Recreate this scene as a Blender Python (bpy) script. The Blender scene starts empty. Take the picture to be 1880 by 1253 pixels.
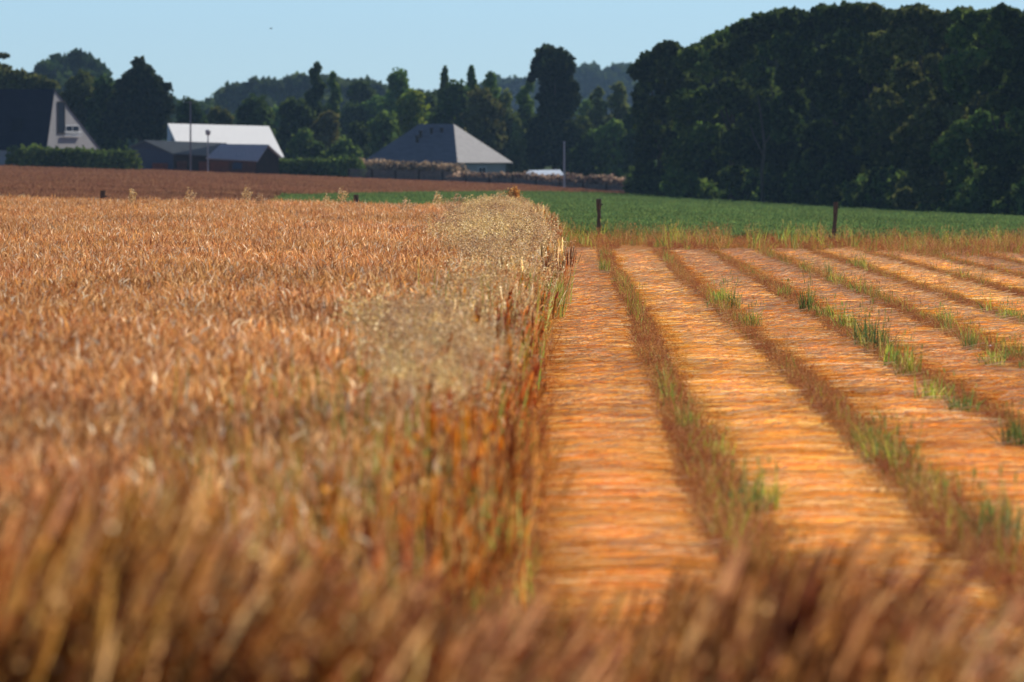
import bpy, math, random
import numpy as np
from mathutils import Vector
rnd = random.Random(7)
rng = np.random.default_rng(11)
R = math.radians
sc = bpy.context.scene
COL = sc.collection

# ------------------------------------------------------------------ camera
FPX = 14340.0            # focal length in photo pixels (1880 wide)
CAMH = 2.1
cam_d = bpy.data.cameras.new('camera')
cam = bpy.data.objects.new('camera', cam_d); COL.objects.link(cam)
cam.location = (0, 0, CAMH)
cam.rotation_euler = (R(90) - math.atan(326.5 / FPX), 0, 0)
cam_d.sensor_width = 36; cam_d.lens = FPX * 36 / 1880
cam_d.clip_start = 0.5; cam_d.clip_end = 9000
cam_d.dof.use_dof = True
cam_d.dof.focus_distance = 118
cam_d.dof.aperture_fstop = 5.4
sc.camera = cam

# ------------------------------------------------------------------ sky and sun
SUN_AZ, SUN_EL = 33, 34      # degrees right of the view axis, above horizon
w = bpy.data.worlds.new('World'); sc.world = w; w.use_nodes = True
nt = w.node_tree; bg = nt.nodes['Background']
sky = nt.nodes.new('ShaderNodeTexSky'); sky.sky_type = 'NISHITA'
sky.sun_disc = False; sky.sun_elevation = R(SUN_EL); sky.sun_rotation = R(SUN_AZ)
sky.air_density = 1.0; sky.dust_density = 0.0; sky.ozone_density = 3.0; sky.altitude = 0
tint = nt.nodes.new('ShaderNodeMix'); tint.data_type = 'RGBA'; tint.blend_type = 'MULTIPLY'
tint.inputs[0].default_value = 1.0
tcw = nt.nodes.new('ShaderNodeTexCoord'); sepw = nt.nodes.new('ShaderNodeSeparateXYZ'); mrw = nt.nodes.new('ShaderNodeMapRange'); grad = nt.nodes.new('ShaderNodeMix'); grad.data_type = 'RGBA'
mrw.inputs[1].default_value = .02; mrw.inputs[2].default_value = .30
grad.inputs[6].default_value = (0.53, 0.77, 1.22, 1); grad.inputs[7].default_value = (0.66, 0.62, 0.62, 1)      # clear pale blue low down, deeper overhead
nt.links.new(tcw.outputs['Generated'], sepw.inputs[0]); nt.links.new(sepw.outputs[2], mrw.inputs[0]); nt.links.new(mrw.outputs[0], grad.inputs[0]); nt.links.new(grad.outputs[2], tint.inputs[7])
nt.links.new(sky.outputs[0], tint.inputs[6]); nt.links.new(tint.outputs[2], bg.inputs[0])
bg.inputs[1].default_value = 0.072
sd = bpy.data.lights.new('sun', 'SUN'); sd.energy = 5.0; sd.angle = R(0.5); sd.color = (1.0, 0.93, 0.82)
sun = bpy.data.objects.new('sun', sd); COL.objects.link(sun)
dirv = Vector((math.sin(R(SUN_AZ)) * math.cos(R(SUN_EL)), math.cos(R(SUN_AZ)) * math.cos(R(SUN_EL)), math.sin(R(SUN_EL))))
sun.rotation_euler = dirv.to_track_quat('Z', 'Y').to_euler(); sun.location = (30, 0, 60)
sc.view_settings.view_transform = 'Standard'; sc.view_settings.look = 'None'
sc.view_settings.exposure = 0.42; sc.view_settings.gamma = 1

# ------------------------------------------------------------------ helpers
def lin(r, g, b, k=1.0):
    f = lambda c: ((c / 255 + .055) / 1.055) ** 2.4 if c > 10.3 else c / 255 / 12.92
    return (f(r) * k, f(g) * k, f(b) * k)

def smooth(t): t = np.clip(t, 0, 1); return t * t * (3 - 2 * t)

def G(x, y):
    """height of the land"""
    x = np.asarray(x, float); y = np.asarray(y, float)
    r1 = smooth((y - 60) / 160); r2 = np.clip((y - 225) / 425, 0, 1)
    near = -0.014 * np.clip(x, -60, 60)
    fx = np.where(x < 0, 0.1 - 0.0305 * np.clip(x, -90, 0), 0.1 - 0.068 * np.clip(x, 0, 60))
    hill = 13 * smooth((y - 1000) / 1200)
    return r1 * near * (1 - r2) + r2 * fx + hill

def at(px, Y, h=0.0):
    """ground point that shows in photo column px at distance Y"""
    X = (px - 940) / FPX * Y
    return X, Y, float(G(X, Y)) + h
def zpx(py, Y): return CAMH - (py - 300) / FPX * Y      # world height shown at photo row py at distance Y

def mesh(name, V, F, cols=None, mats=(), smooth_=False, midx=None):
    me = bpy.data.meshes.new(name)
    V = np.asarray(V, np.float32); F = np.asarray(F, np.int32)
    me.vertices.add(len(V)); me.vertices.foreach_set('co', V.ravel())
    if len(F):
        k = F.shape[1]
        me.loops.add(F.size); me.loops.foreach_set('vertex_index', F.ravel())
        me.polygons.add(len(F))
        me.polygons.foreach_set('loop_start', np.arange(0, F.size, k, dtype=np.int32))
        me.polygons.foreach_set('loop_total', np.full(len(F), k, np.int32))
        if midx is not None: me.polygons.foreach_set('material_index', np.asarray(midx, np.int32))
        me.polygons.foreach_set('use_smooth', np.full(len(F), smooth_, bool))
    if cols is not None:
        a = me.attributes.new('col', 'FLOAT_COLOR', 'POINT')
        c = np.ones((len(V), 4), np.float32); c[:, :3] = cols; a.data.foreach_set('color', c.ravel())
    for m in mats: me.materials.append(m)
    me.update(calc_edges=True); me.validate()
    return me

class MB:
    """collects quads with a colour per vertex, builds one mesh"""
    def __init__(s): s.V = []; s.F = []; s.C = []; s.n = 0
    def add(s, V, F, C):
        V = np.asarray(V, float).reshape(-1, 3); C = np.broadcast_to(np.asarray(C, float), V.shape)
        s.V.append(V); s.F.append(np.asarray(F, int).reshape(-1, 4) + s.n); s.C.append(C); s.n += len(V)
    def ribbon(s, P, W, side, C):
        """P (N,K,3) centre lines, W (N,K) widths, side (N,3) direction of width, C (N,3) or (N,K,3)"""
        N, K, _ = P.shape
        side = side / (np.linalg.norm(side, axis=1, keepdims=True) + 1e-9)
        off = side[:, None, :] * (W[..., None] / 2)
        V = np.stack([P - off, P + off], 2).reshape(-1, 3)
        i = (np.arange(N)[:, None] * K + np.arange(K - 1)[None]) * 2
        F = np.stack([i, i + 1, i + 3, i + 2], -1).reshape(-1, 4)
        C = np.asarray(C, float)
        if C.ndim == 1: C = np.broadcast_to(C, (N, 3))
        if C.ndim == 2: C = np.broadcast_to(C[:, None, :], (N, K, 3))
        s.add(V, F, np.repeat(C.reshape(-1, 3), 2, 0))
    def cards(s, P, size, C, flat=0.0, asp=1.0):
        """randomly turned little quads"""
        N = len(P); a = rng.normal(size=(N, 3)); a[:, 2] *= (1 - flat)
        a /= np.linalg.norm(a, axis=1, keepdims=True)
        b = np.cross(a, rng.normal(size=(N, 3))); b /= np.linalg.norm(b, axis=1, keepdims=True)
        sz = np.broadcast_to(size, (N,))[:, None] / 2
        a = a * sz * asp; b = b * sz
        V = np.stack([P - a - b * .55, P + a * .35 - b, P + a + b * .55, P - a * .35 + b], 1).reshape(-1, 3)
        F = np.arange(N * 4).reshape(-1, 4)
        s.add(V, F, np.repeat(np.broadcast_to(C, (N, 3)), 4, 0))
    def box(s, x0, x1, y0, y1, z0, z1, C=(.5, .5, .5)):
        V = [(x, y, z) for z in (z0, z1) for x, y in ((x0, y0), (x1, y0), (x1, y1), (x0, y1))]
        F = [(3, 2, 1, 0), (4, 5, 6, 7), (0, 1, 5, 4), (1, 2, 6, 5), (2, 3, 7, 6), (3, 0, 4, 7)]
        s.add(V, F, C)
    def slab(s, quad, t, C=(.5, .5, .5)):
        """thick sheet from four corners, thickness t below along the normal"""
        q = np.array(quad, float); n = np.cross(q[1] - q[0], q[3] - q[0]); n /= np.linalg.norm(n)
        if n[2] < 0: n = -n
        s.add(np.concatenate([q - n * t, q]), [(3, 2, 1, 0), (4, 5, 6, 7), (0, 1, 5, 4), (1, 2, 6, 5), (2, 3, 7, 6), (3, 0, 4, 7)], C)
    def tube(s, pts, rad, C=(.5, .5, .5), n=8):
        pts = np.array(pts, float); K = len(pts); V = []
        for i in range(K):
            d = pts[min(i + 1, K - 1)] - pts[max(i - 1, 0)]; d /= np.linalg.norm(d)
            u = np.cross(d, (0.3, 1, 0.1)); u /= np.linalg.norm(u); v = np.cross(d, u)
            for k in range(n):
                t = 2 * math.pi * k / n; V.append(pts[i] + rad[i] * (u * math.cos(t) + v * math.sin(t)))
        F = [(i * n + k, i * n + (k + 1) % n, (i + 1) * n + (k + 1) % n, (i + 1) * n + k) for i in range(K - 1) for k in range(n)]
        V.append(pts[-1]); c = len(V) - 1
        F += [((K - 1) * n + k, (K - 1) * n + (k + 1) % n, c, c) for k in range(0)]
        F += [((K - 1) * n + k, (K - 1) * n + k + 1, (K - 1) * n + (k + 2) % n, c) for k in range(0, n, 2)]
        s.add(V, F, C)
    def mesh(s, name, mats, smooth_=False):
        return mesh(name, np.concatenate(s.V), np.concatenate(s.F), np.concatenate(s.C), mats, smooth_)
    def build(s, name, mat, parent=None, loc=None, smooth_=False):
        o = bpy.data.objects.new(name, s.mesh(name, [mat], smooth_)); COL.objects.link(o)
        if parent: o.parent = parent
        if loc: o.location = loc
        return o

def tag(o, label=None, cat=None, group=None, kind=None):
    if label: o['label'] = label
    if cat: o['category'] = cat
    if group: o['group'] = group
    if kind: o['kind'] = kind
    return o
def empty(name, loc, rz=0):
    o = bpy.data.objects.new(name, None); COL.objects.link(o); o.location = loc; o.rotation_euler = (0, 0, rz)
    o.empty_display_size = 0.3
    return o

# ------------------------------------------------------------------ materials
def N(nt, t, **kw):
    n = nt.nodes.new(t)
    for k, v in kw.items():
        if hasattr(n, k): setattr(n, k, v)
    return n
def leafmat(name, trans=0.35, varh=0.03, varv=0.35, patch=0.0, pscale=0.1, rough=0.6, spec=0.0):
    """plants: colour from the mesh, varied per copy and over the field; partly lets light through"""
    m = bpy.data.materials.new(name); m.use_nodes = True; nt = m.node_tree; nt.nodes.clear()
    out = N(nt, 'ShaderNodeOutputMaterial'); at_ = N(nt, 'ShaderNodeAttribute', attribute_name='col')
    oi = N(nt, 'ShaderNodeObjectInfo'); hsv = N(nt, 'ShaderNodeHueSaturation')
    mr = N(nt, 'ShaderNodeMapRange'); mr.inputs[3].default_value = 1 - varv; mr.inputs[4].default_value = 1 + varv
    mh = N(nt, 'ShaderNodeMapRange'); mh.inputs[3].default_value = .5 - varh; mh.inputs[4].default_value = .5 + varh
    geo = N(nt, 'ShaderNodeNewGeometry'); ns = N(nt, 'ShaderNodeTexNoise'); ns.inputs['Scale'].default_value = pscale
    ns.inputs['Detail'].default_value = 3
    nt.links.new(geo.outputs['Position'], ns.inputs['Vector'])
    pm = N(nt, 'ShaderNodeMapRange'); pm.inputs[1].default_value = .3; pm.inputs[2].default_value = .7
    pm.inputs[3].default_value = 1 - patch; pm.inputs[4].default_value = 1 + patch
    mul = N(nt, 'ShaderNodeMath', operation='MULTIPLY')
    nt.links.new(oi.outputs['Random'], mr.inputs[0]); nt.links.new(oi.outputs['Random'], mh.inputs[0])
    nt.links.new(ns.outputs[0], pm.inputs[0]); nt.links.new(mr.outputs[0], mul.inputs[0]); nt.links.new(pm.outputs[0], mul.inputs[1])
    nt.links.new(at_.outputs['Color'], hsv.inputs['Color']); nt.links.new(mh.outputs[0], hsv.inputs['Hue'])
    nt.links.new(mul.outputs[0], hsv.inputs['Value'])
    d = N(nt, 'ShaderNodeBsdfDiffuse'); t = N(nt, 'ShaderNodeBsdfTranslucent'); mx = N(nt, 'ShaderNodeMixShader')
    mx.inputs[0].default_value = trans
    nt.links.new(hsv.outputs[0], d.inputs[0]); nt.links.new(hsv.outputs[0], t.inputs[0])
    nt.links.new(d.outputs[0], mx.inputs[1]); nt.links.new(t.outputs[0], mx.inputs[2])
    last = mx
    if spec:
        g = N(nt, 'ShaderNodeBsdfGlossy'); g.inputs['Color'].default_value = (1, .9, .75, 1); g.inputs['Roughness'].default_value = rough; m2 = N(nt, 'ShaderNodeMixShader')
        m2.inputs[0].default_value = spec
        nt.links.new(mx.outputs[0], m2.inputs[1]); nt.links.new(g.outputs[0], m2.inputs[2]); last = m2
    nt.links.new(last.outputs[0], out.inputs[0])
    return m
def solid(name, c, rough=0.8, c2=None, scale=2.0, bump=0.0, stretch=(1, 1, 1), metal=0.0, spec=0.3, detail=6):
    m = bpy.data.materials.new(name); m.use_nodes = True; nt = m.node_tree; b = nt.nodes['Principled BSDF']
    b.inputs['Roughness'].default_value = rough; b.inputs['Metallic'].default_value = metal
    b.inputs['Specular IOR Level'].default_value = spec
    b.inputs['Base Color'].default_value = (*c, 1)
    if c2 is not None:
        tc = N(nt, 'ShaderNodeTexCoord'); mp = N(nt, 'ShaderNodeMapping'); mp.inputs['Scale'].default_value = stretch
        ns = N(nt, 'ShaderNodeTexNoise'); ns.inputs['Scale'].default_value = scale; ns.inputs['Detail'].default_value = detail
        ns.inputs['Roughness'].default_value = .65
        mx = N(nt, 'ShaderNodeMix', data_type='RGBA'); mx.inputs[6].default_value = (*c, 1); mx.inputs[7].default_value = (*c2, 1)
        mr = N(nt, 'ShaderNodeMapRange'); mr.inputs[1].default_value = .35; mr.inputs[2].default_value = .65
        nt.links.new(tc.outputs['Object'], mp.inputs[0]); nt.links.new(mp.outputs[0], ns.inputs['Vector'])
        nt.links.new(ns.outputs[0], mr.inputs[0]); nt.links.new(mr.outputs[0], mx.inputs[0]); nt.links.new(mx.outputs[2], b.inputs['Base Color'])
        if bump:
            bp = N(nt, 'ShaderNodeBump'); bp.inputs['Strength'].default_value = bump; bp.inputs['Distance'].default_value = .05
            nt.links.new(ns.outputs[0], bp.inputs['Height']); nt.links.new(bp.outputs[0], b.inputs['Normal'])
    return m

M_wheat = leafmat('ripe wheat', .40, .012, .20, .18, .22)
M_dry = leafmat('dry grass', .35, .02, .25, .15, .5)
M_verge = leafmat('verge grass', .62, .02, .25, .10, .5)
M_green = leafmat('green blades', .50, .02, .25, .10, .3)
M_flax = leafmat('flax straw', .5, .008, .10, .14, .9)
M_crop = leafmat('far brown crop', .25, .01, .12, .15, .05)
M_pasture = leafmat('pasture', .35, .012, .18, .18, .06)
M_leaf = leafmat('tree leaves', .28, .015, .0, .25, .25)
M_bark = solid('bark', (.10, .075, .055), .9, (.05, .04, .03), 3, .4, (4, 4, .6))
M_soil = solid('stubble soil', lin(150, 104, 66, .9), .95, lin(186, 130, 82, .9), 5, .5, spec=0.0)
M_land = solid('open land', (.05, .06, .025), .95, (.035, .055, .02), .05, spec=0.0)
M_turf = solid('green turf', (.045, .10, .03), .95, (.06, .13, .04), .4, .3, spec=0.0)
M_brown = solid('brown crop floor', (.14, .075, .04), .95, (.11, .06, .035), .3, .3, spec=0.0)
M_strawbed = solid('flax bed', lin(205, 130, 66, .85), .85, lin(232, 170, 100, .9), 6, .8, (.25, 9, 1))

# ------------------------------------------------------------------ land
def sheet(name, xs, ys, off, mat, mask=None):
    X, Y = np.meshgrid(xs, ys); Z = G(X, Y) + off
    V = np.stack([X, Y, Z], -1).reshape(-1, 3); nx = len(xs)
    i = (np.arange(len(ys) - 1)[:, None] * nx + np.arange(nx - 1)[None]).reshape(-1)
    F = np.stack([i, i + 1, i + nx + 1, i + nx], -1)
    o = bpy.data.objects.new(name, mesh(name, V, F, None, [mat], True)); COL.objects.link(o)
    return tag(o, kind='structure')
ys = np.concatenate([np.arange(-40, 60, 5), np.arange(60, 230, 5), np.arange(230, 700, 10), np.arange(700, 2600, 50), np.arange(2600, 8001, 300)])
xs = np.concatenate([np.arange(-1500, -100, 100), np.arange(-100, -30, 5), np.arange(-30, 30, 2), np.arange(30, 100, 5), np.arange(100, 1501, 100)])
sheet('ground', xs, ys, -0.05, M_land)
sheet('flax_field_soil', np.arange(-3, 33, 1.0), np.arange(22, 226, 2.0), 0.0, M_soil)
sheet('wheat_field_soil', np.arange(-26, -2.99, 1.0), np.arange(8, 226, 2.0), 0.002, M_soil)

def boundary_x(y):         # edge between the brown crop (left) and the pasture (right)
    return -12.3 + (np.asarray(y) - 400) * 20.9 / 190 + np.clip(400 - np.asarray(y), 0, 110) * .13
def skew_sheet(name, y0, y1, f0, f1, off, mat, ny=60, nx=30):
    yy = np.linspace(y0, y1, ny); t = np.linspace(0, 1, nx)
    X = f0(yy)[:, None] * (1 - t) + f1(yy)[:, None] * t; Y = np.repeat(yy[:, None], nx, 1)
    V = np.stack([X, Y, G(X, Y) + off], -1).reshape(-1, 3)
    i = (np.arange(ny - 1)[:, None] * nx + np.arange(nx - 1)[None]).reshape(-1)
    F = np.stack([i, i + 1, i + nx + 1, i + nx], -1)
    o = bpy.data.objects.new(name, mesh(name, V, F, None, [mat], True)); COL.objects.link(o)
    return tag(o, kind='structure')
skew_sheet('pasture', 226, 620, lambda y: boundary_x(y), lambda y: y * 0 + 70, 0.02, M_turf)
skew_sheet('crop_field', 240, 655, lambda y: y * 0 - 80, lambda y: np.minimum(boundary_x(y), 12), 0.03, M_brown)

# ------------------------------------------------------------------ scatter by geometry nodes (for stuff nobody could count)
def variants(name, meshes):
    c = bpy.data.collections.new(name)
    for i, me in enumerate(meshes):
        c.objects.link(bpy.data.objects.new(name, me))      # one base name, so the suffixes keep the order
    return c
def gn_scatter(name, pts, rot, scl, idx, coll, base=None, basemat=None):
    """one object that carries a clump at every point"""
    pts = np.asarray(pts, float); n = len(pts)
    if base is not None: bV, bF = base; V = np.concatenate([pts, bV]); F = np.asarray(bF) + n
    else: V = pts; F = np.zeros((0, 4), int)
    me = mesh(name, V, F, None, [basemat] if basemat else [], True)
    k = len(V) - n
    a = me.attributes.new('rot', 'FLOAT_VECTOR', 'POINT'); a.data.foreach_set('vector', np.concatenate([rot, np.zeros((k, 3))]).astype(np.float32).ravel())
    a = me.attributes.new('scl', 'FLOAT_VECTOR', 'POINT'); a.data.foreach_set('vector', np.concatenate([scl, np.ones((k, 3))]).astype(np.float32).ravel())
    a = me.attributes.new('idx', 'INT', 'POINT'); a.data.foreach_set('value', np.concatenate([idx, np.zeros(k)]).astype(np.int32))
    a = me.attributes.new('isp', 'BOOLEAN', 'POINT'); a.data.foreach_set('value', np.concatenate([np.ones(n, bool), np.zeros(k, bool)]))
    o = bpy.data.objects.new(name, me); COL.objects.link(o)
    g = bpy.data.node_groups.new(name + ' scatter', 'GeometryNodeTree')
    g.interface.new_socket('Geometry', in_out='INPUT', socket_type='NodeSocketGeometry')
    g.interface.new_socket('Geometry', in_out='OUTPUT', socket_type='NodeSocketGeometry')
    gi = g.nodes.new('NodeGroupInput'); go = g.nodes.new('NodeGroupOutput')
    ci = g.nodes.new('GeometryNodeCollectionInfo'); ci.inputs['Collection'].default_value = coll
    ci.inputs['Separate Children'].default_value = True; ci.inputs['Reset Children'].default_value = True
    ip = g.nodes.new('GeometryNodeInstanceOnPoints'); ip.inputs['Pick Instance'].default_value = True
    def attr(nm, dt):
        q = g.nodes.new('GeometryNodeInputNamedAttribute'); q.data_type = dt; q.inputs['Name'].default_value = nm
        return next(s for s in q.outputs if s.enabled and s.name == 'Attribute')
    L = g.links
    L.new(gi.outputs[0], ip.inputs['Points']); L.new(ci.outputs[0], ip.inputs['Instance'])
    L.new(attr('idx', 'INT'), ip.inputs['Instance Index']); L.new(attr('rot', 'FLOAT_VECTOR'), ip.inputs['Rotation'])
    L.new(attr('scl', 'FLOAT_VECTOR'), ip.inputs['Scale']); L.new(attr('isp', 'BOOLEAN'), ip.inputs['Selection'])
    if base is not None:
        j = g.nodes.new('GeometryNodeJoinGeometry'); L.new(gi.outputs[0], j.inputs[0]); L.new(ip.outputs[0], j.inputs[0]); L.new(j.outputs[0], go.inputs[0])
    else: L.new(ip.outputs[0], go.inputs[0])
    md = o.modifiers.new('scatter', 'NODES'); md.node_group = g
    return o
def rots(n, tilt=0.08, free=True):
    r = np.zeros((n, 3)); r[:, 0] = rng.normal(0, tilt, n); r[:, 1] = rng.normal(0, tilt, n)
    if free: r[:, 2] = rng.uniform(0, 2 * math.pi, n)
    return r
def scls(n, a, b, zr=None):
    s = rng.uniform(a, b, n)[:, None] * np.ones((1, 3))
    if zr: s[:, 2] *= rng.uniform(zr[0], zr[1], n)
    return s
def pal(cols, n, wts=None, jit=.12):
    c = np.array(cols); w = None if wts is None else np.array(wts) / sum(wts)
    k = c[rng.choice(len(c), n, p=w)]
    return k * (1 + rng.normal(0, jit, (n, 1)))

# palettes (linear colours of the plants themselves)
W_EAR = [lin(228, 178, 124), lin(214, 158, 98), lin(240, 202, 154), lin(192, 132, 78), lin(254, 238, 208)]
W_STEM = [lin(214, 150, 88), lin(194, 122, 64), lin(226, 172, 114)]
OAT = [lin(226, 198, 148), lin(206, 172, 120), lin(186, 150, 100), lin(240, 222, 184)]
RUST = [lin(196, 118, 58), lin(172, 98, 48), lin(206, 138, 78), lin(150, 84, 42)]
BROWNW = [lin(186, 136, 92), lin(170, 112, 68), lin(206, 160, 112), lin(150, 92, 54), lin(196, 136, 72)]
GREENS = [lin(142, 156, 62), lin(112, 138, 66), lin(176, 172, 72), lin(98, 126, 72), lin(188, 186, 104)]
VERGE = [lin(184, 126, 84), lin(162, 102, 62), lin(206, 154, 112), lin(138, 86, 52), lin(186, 130, 74)]
FLAX = [lin(252, 212, 132), lin(248, 190, 98), lin(240, 160, 64), lin(216, 122, 38), lin(255, 242, 200)]

def curve_stalks(n, area, h, hj, lean, K=4, droop=0.0):
    """centre lines of n leaning stalks over a square of side `area`"""
    b = np.stack([rng.uniform(-area / 2, area / 2, n), rng.uniform(-area / 2, area / 2, n), np.zeros(n)], 1)
    L = h * (1 + rng.normal(0, hj, n)); a = rng.uniform(0, 2 * math.pi, n); s = np.abs(rng.normal(0, lean, n))
    t = np.linspace(0, 1, K)
    hx = np.cos(a) * s; hy = np.sin(a) * s
    P = b[:, None, :] + np.stack([hx[:, None] * L[:, None] * t ** 1.6, hy[:, None] * L[:, None] * t ** 1.6,
                                  L[:, None] * (t - droop * t ** 4)], -1)
    return P, L, a
def randside(n):
    a = rng.uniform(0, math.pi, n); return np.stack([np.cos(a), np.sin(a), np.zeros(n)], 1)

def wheat_mesh(k, green=0.0):
    m = MB(); n = 64
    P, L, a = curve_stalks(n, .62, .90, .06, .12)
    m.ribbon(P, np.full((n, 4), .004), randside(n), pal(W_STEM, n))
    # ears: nodding, two crossed blades
    top = P[:, -1]; d = P[:, -1] - P[:, -2]; d /= np.linalg.norm(d, axis=1, keepdims=True)
    nod = rng.uniform(.1, 1.5, n); aa = rng.uniform(0, 2 * math.pi, n)
    hd = np.stack([np.cos(aa), np.sin(aa), np.zeros(n)], 1)
    el = rng.uniform(.07, .11, n); E = [top]
    for j in range(3):
        ang = nod * (j + 1) / 3
        dd = d * np.cos(ang)[:, None] + hd * np.sin(ang)[:, None]; E.append(E[-1] + dd * (el / 3)[:, None])
    E = np.stack(E, 1); wd = np.stack([el * 0 + .006, el * 0 + .016, el * 0 + .015, el * 0 + .005], 1)
    ec = pal(W_EAR, n, [4, 4, 3, 3.5, 1.8])
    s1 = np.cross(hd, d); m.ribbon(E, wd, s1, ec); m.ribbon(E, wd, hd * .7 + rng.normal(0, .3, (n, 3)), ec * .96)
    # beard
    q = E[:, -1]; tip = q + (E[:, -1] - E[:, -2]) * 1.8 + rng.normal(0, .01, (n, 3))
    m.ribbon(np.stack([q, tip], 1), np.stack([el * 0 + .008, el * 0 + .001], 1), s1, ec)
    # dry curled leaves
    nl = 70; ii = rng.integers(0, n, nl); tt = rng.uniform(.45, .95, nl)
    b0 = P[ii, 1] * (1 - tt[:, None]) + P[ii, 3] * tt[:, None]; aa = rng.uniform(0, 6.28, nl)
    hd = np.stack([np.cos(aa), np.sin(aa), np.zeros(nl)], 1); ll = rng.uniform(.08, .2, nl)[:, None]
    Q = np.stack([b0, b0 + hd * ll * .4 + [0, 0, .05], b0 + hd * ll * .8 + [0, 0, .02], b0 + hd * ll + [0, 0, -.07]], 1)
    lc = pal([lin(232, 184, 128), lin(206, 140, 76), lin(190, 110, 50), lin(248, 224, 190)], nl, [3, 4, 3, 1.2])
    m.ribbon(Q, np.tile([.006, .012, .010, .002], (nl, 1)), np.cross(hd, [0, 0, 1]) + rng.normal(0, .4, (nl, 3)), lc)
    if green:
        g = int(green * 28); P2, L2, a2 = curve_stalks(g, .5, 1.07, .1, .16)
        m.ribbon(P2, np.tile([.010, .012, .009, .002], (g, 1)), randside(g), pal(GREENS, g, [3, 3, 2, 2, 1]))
    return m.mesh('wheat_clump', [M_wheat])
def oat_mesh(k):
    m = MB(); n = 26
    P, L, a = curve_stalks(n, .4, 1.0, .09, .16)
    m.ribbon(P, np.full((n, 4), .003), randside(n), pal(OAT, n))
    nb = 1300; ii = rng.integers(0, n, nb); t = rng.beta(1.6, 1.2, nb)
    base = P[ii, 2] * (1 - t[:, None]) + P[ii, 3] * t[:, None] + [0, 0, .05]
    rad = .015 + .085 * np.sin(math.pi * np.clip(t, .06, .97)) ** .8
    aa = rng.uniform(0, 6.28, nb); pos = base + np.stack([np.cos(aa) * rad, np.sin(aa) * rad, rng.normal(0, .02, nb)], 1) * rng.uniform(.3, 1, nb)[:, None]
    m.cards(pos, rng.uniform(.010, .020, nb), pal(OAT, nb, [3, 3, 2, 2], .15), asp=1.5)
    nt_ = 260; m.ribbon(np.stack([base[:nt_], pos[:nt_]], 1), np.full((nt_, 2), .0018), randside(nt_), pal(OAT, nt_))
    return m.mesh('oat_clump', [M_dry])
def weed_mesh(k, cols=RUST, h=.2, n=46, area=.26, dots=260, dsz=.009, bl=0):
    m = MB(); P, L, a = curve_stalks(n, area, h, .3, .45)
    m.ribbon(P, np.tile([.003, .003, .0025, .0015], (n, 1)) * 1.3, randside(n), pal(cols, n))
    # side twigs
    q = n * 3; ii = rng.integers(0, n, q); t = rng.uniform(.3, 1, q)[:, None]; b0 = P[ii, 1] * (1 - t) + P[ii, 3] * t
    e = b0 + rng.normal(0, h * .16, (q, 3)) + [0, 0, h * .15]; e[:, 2] = np.maximum(e[:, 2], .004)
    m.ribbon(np.stack([b0, e], 1), np.full((q, 2), .002), randside(q), pal(cols, q))
    ii = rng.integers(0, q, dots); m.cards(e[ii] + rng.normal(0, .008, (dots, 3)), rng.uniform(dsz * .7, dsz * 1.4, dots), pal(cols, dots, None, .2))
    if bl:
        P2, L2, a2 = curve_stalks(bl, area * .8, h * 1.25, .3, .3)
        m.ribbon(P2, np.tile([.008, .010, .008, .002], (bl, 1)), randside(bl), pal(GREENS, bl, [3, 2, 3, 1, 2]))
    return m.mesh('dry_weeds', [M_dry])
def tuft_mesh(k, n=46, h=.3, area=.22, cols=GREENS, w_=None, lean=.28, wd=.010, head=True):
    m = MB(); P, L, a = curve_stalks(n, area, h, .2, lean, 5, .08); L = np.minimum(L, h * 1.35)
    m.ribbon(P, np.tile([wd * .7, wd, wd, wd * .7, wd * .15], (n, 1)), randside(n), pal(cols, n, w_))
    if head:
        q = n // 5; P2, L2, a2 = curve_stalks(q, area, h * 1.25, .15, .15)
        m.ribbon(P2, np.full((q, 4), .003), randside(q), pal(GREENS, q)); t = P2[:, -1]
        E = np.stack([t, t + [0, 0, .02], t + [0.004, 0, .045], t + [.006, 0, .065]], 1)
        m.ribbon(E, np.tile([.006, .012, .012, .003], (q, 1)), randside(q), pal([lin(120, 128, 66), lin(150, 138, 80)], q))
    d = n // 2; P3, L3, a3 = curve_stalks(d, area * 1.3, h * .6, .3, .6)
    m.ribbon(P3, np.tile([.006, .007, .005, .001], (d, 1)), randside(d), pal([lin(226, 190, 130), lin(190, 140, 80), lin(214, 200, 150)], d))
    return m.mesh('tuft', [M_green])
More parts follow.
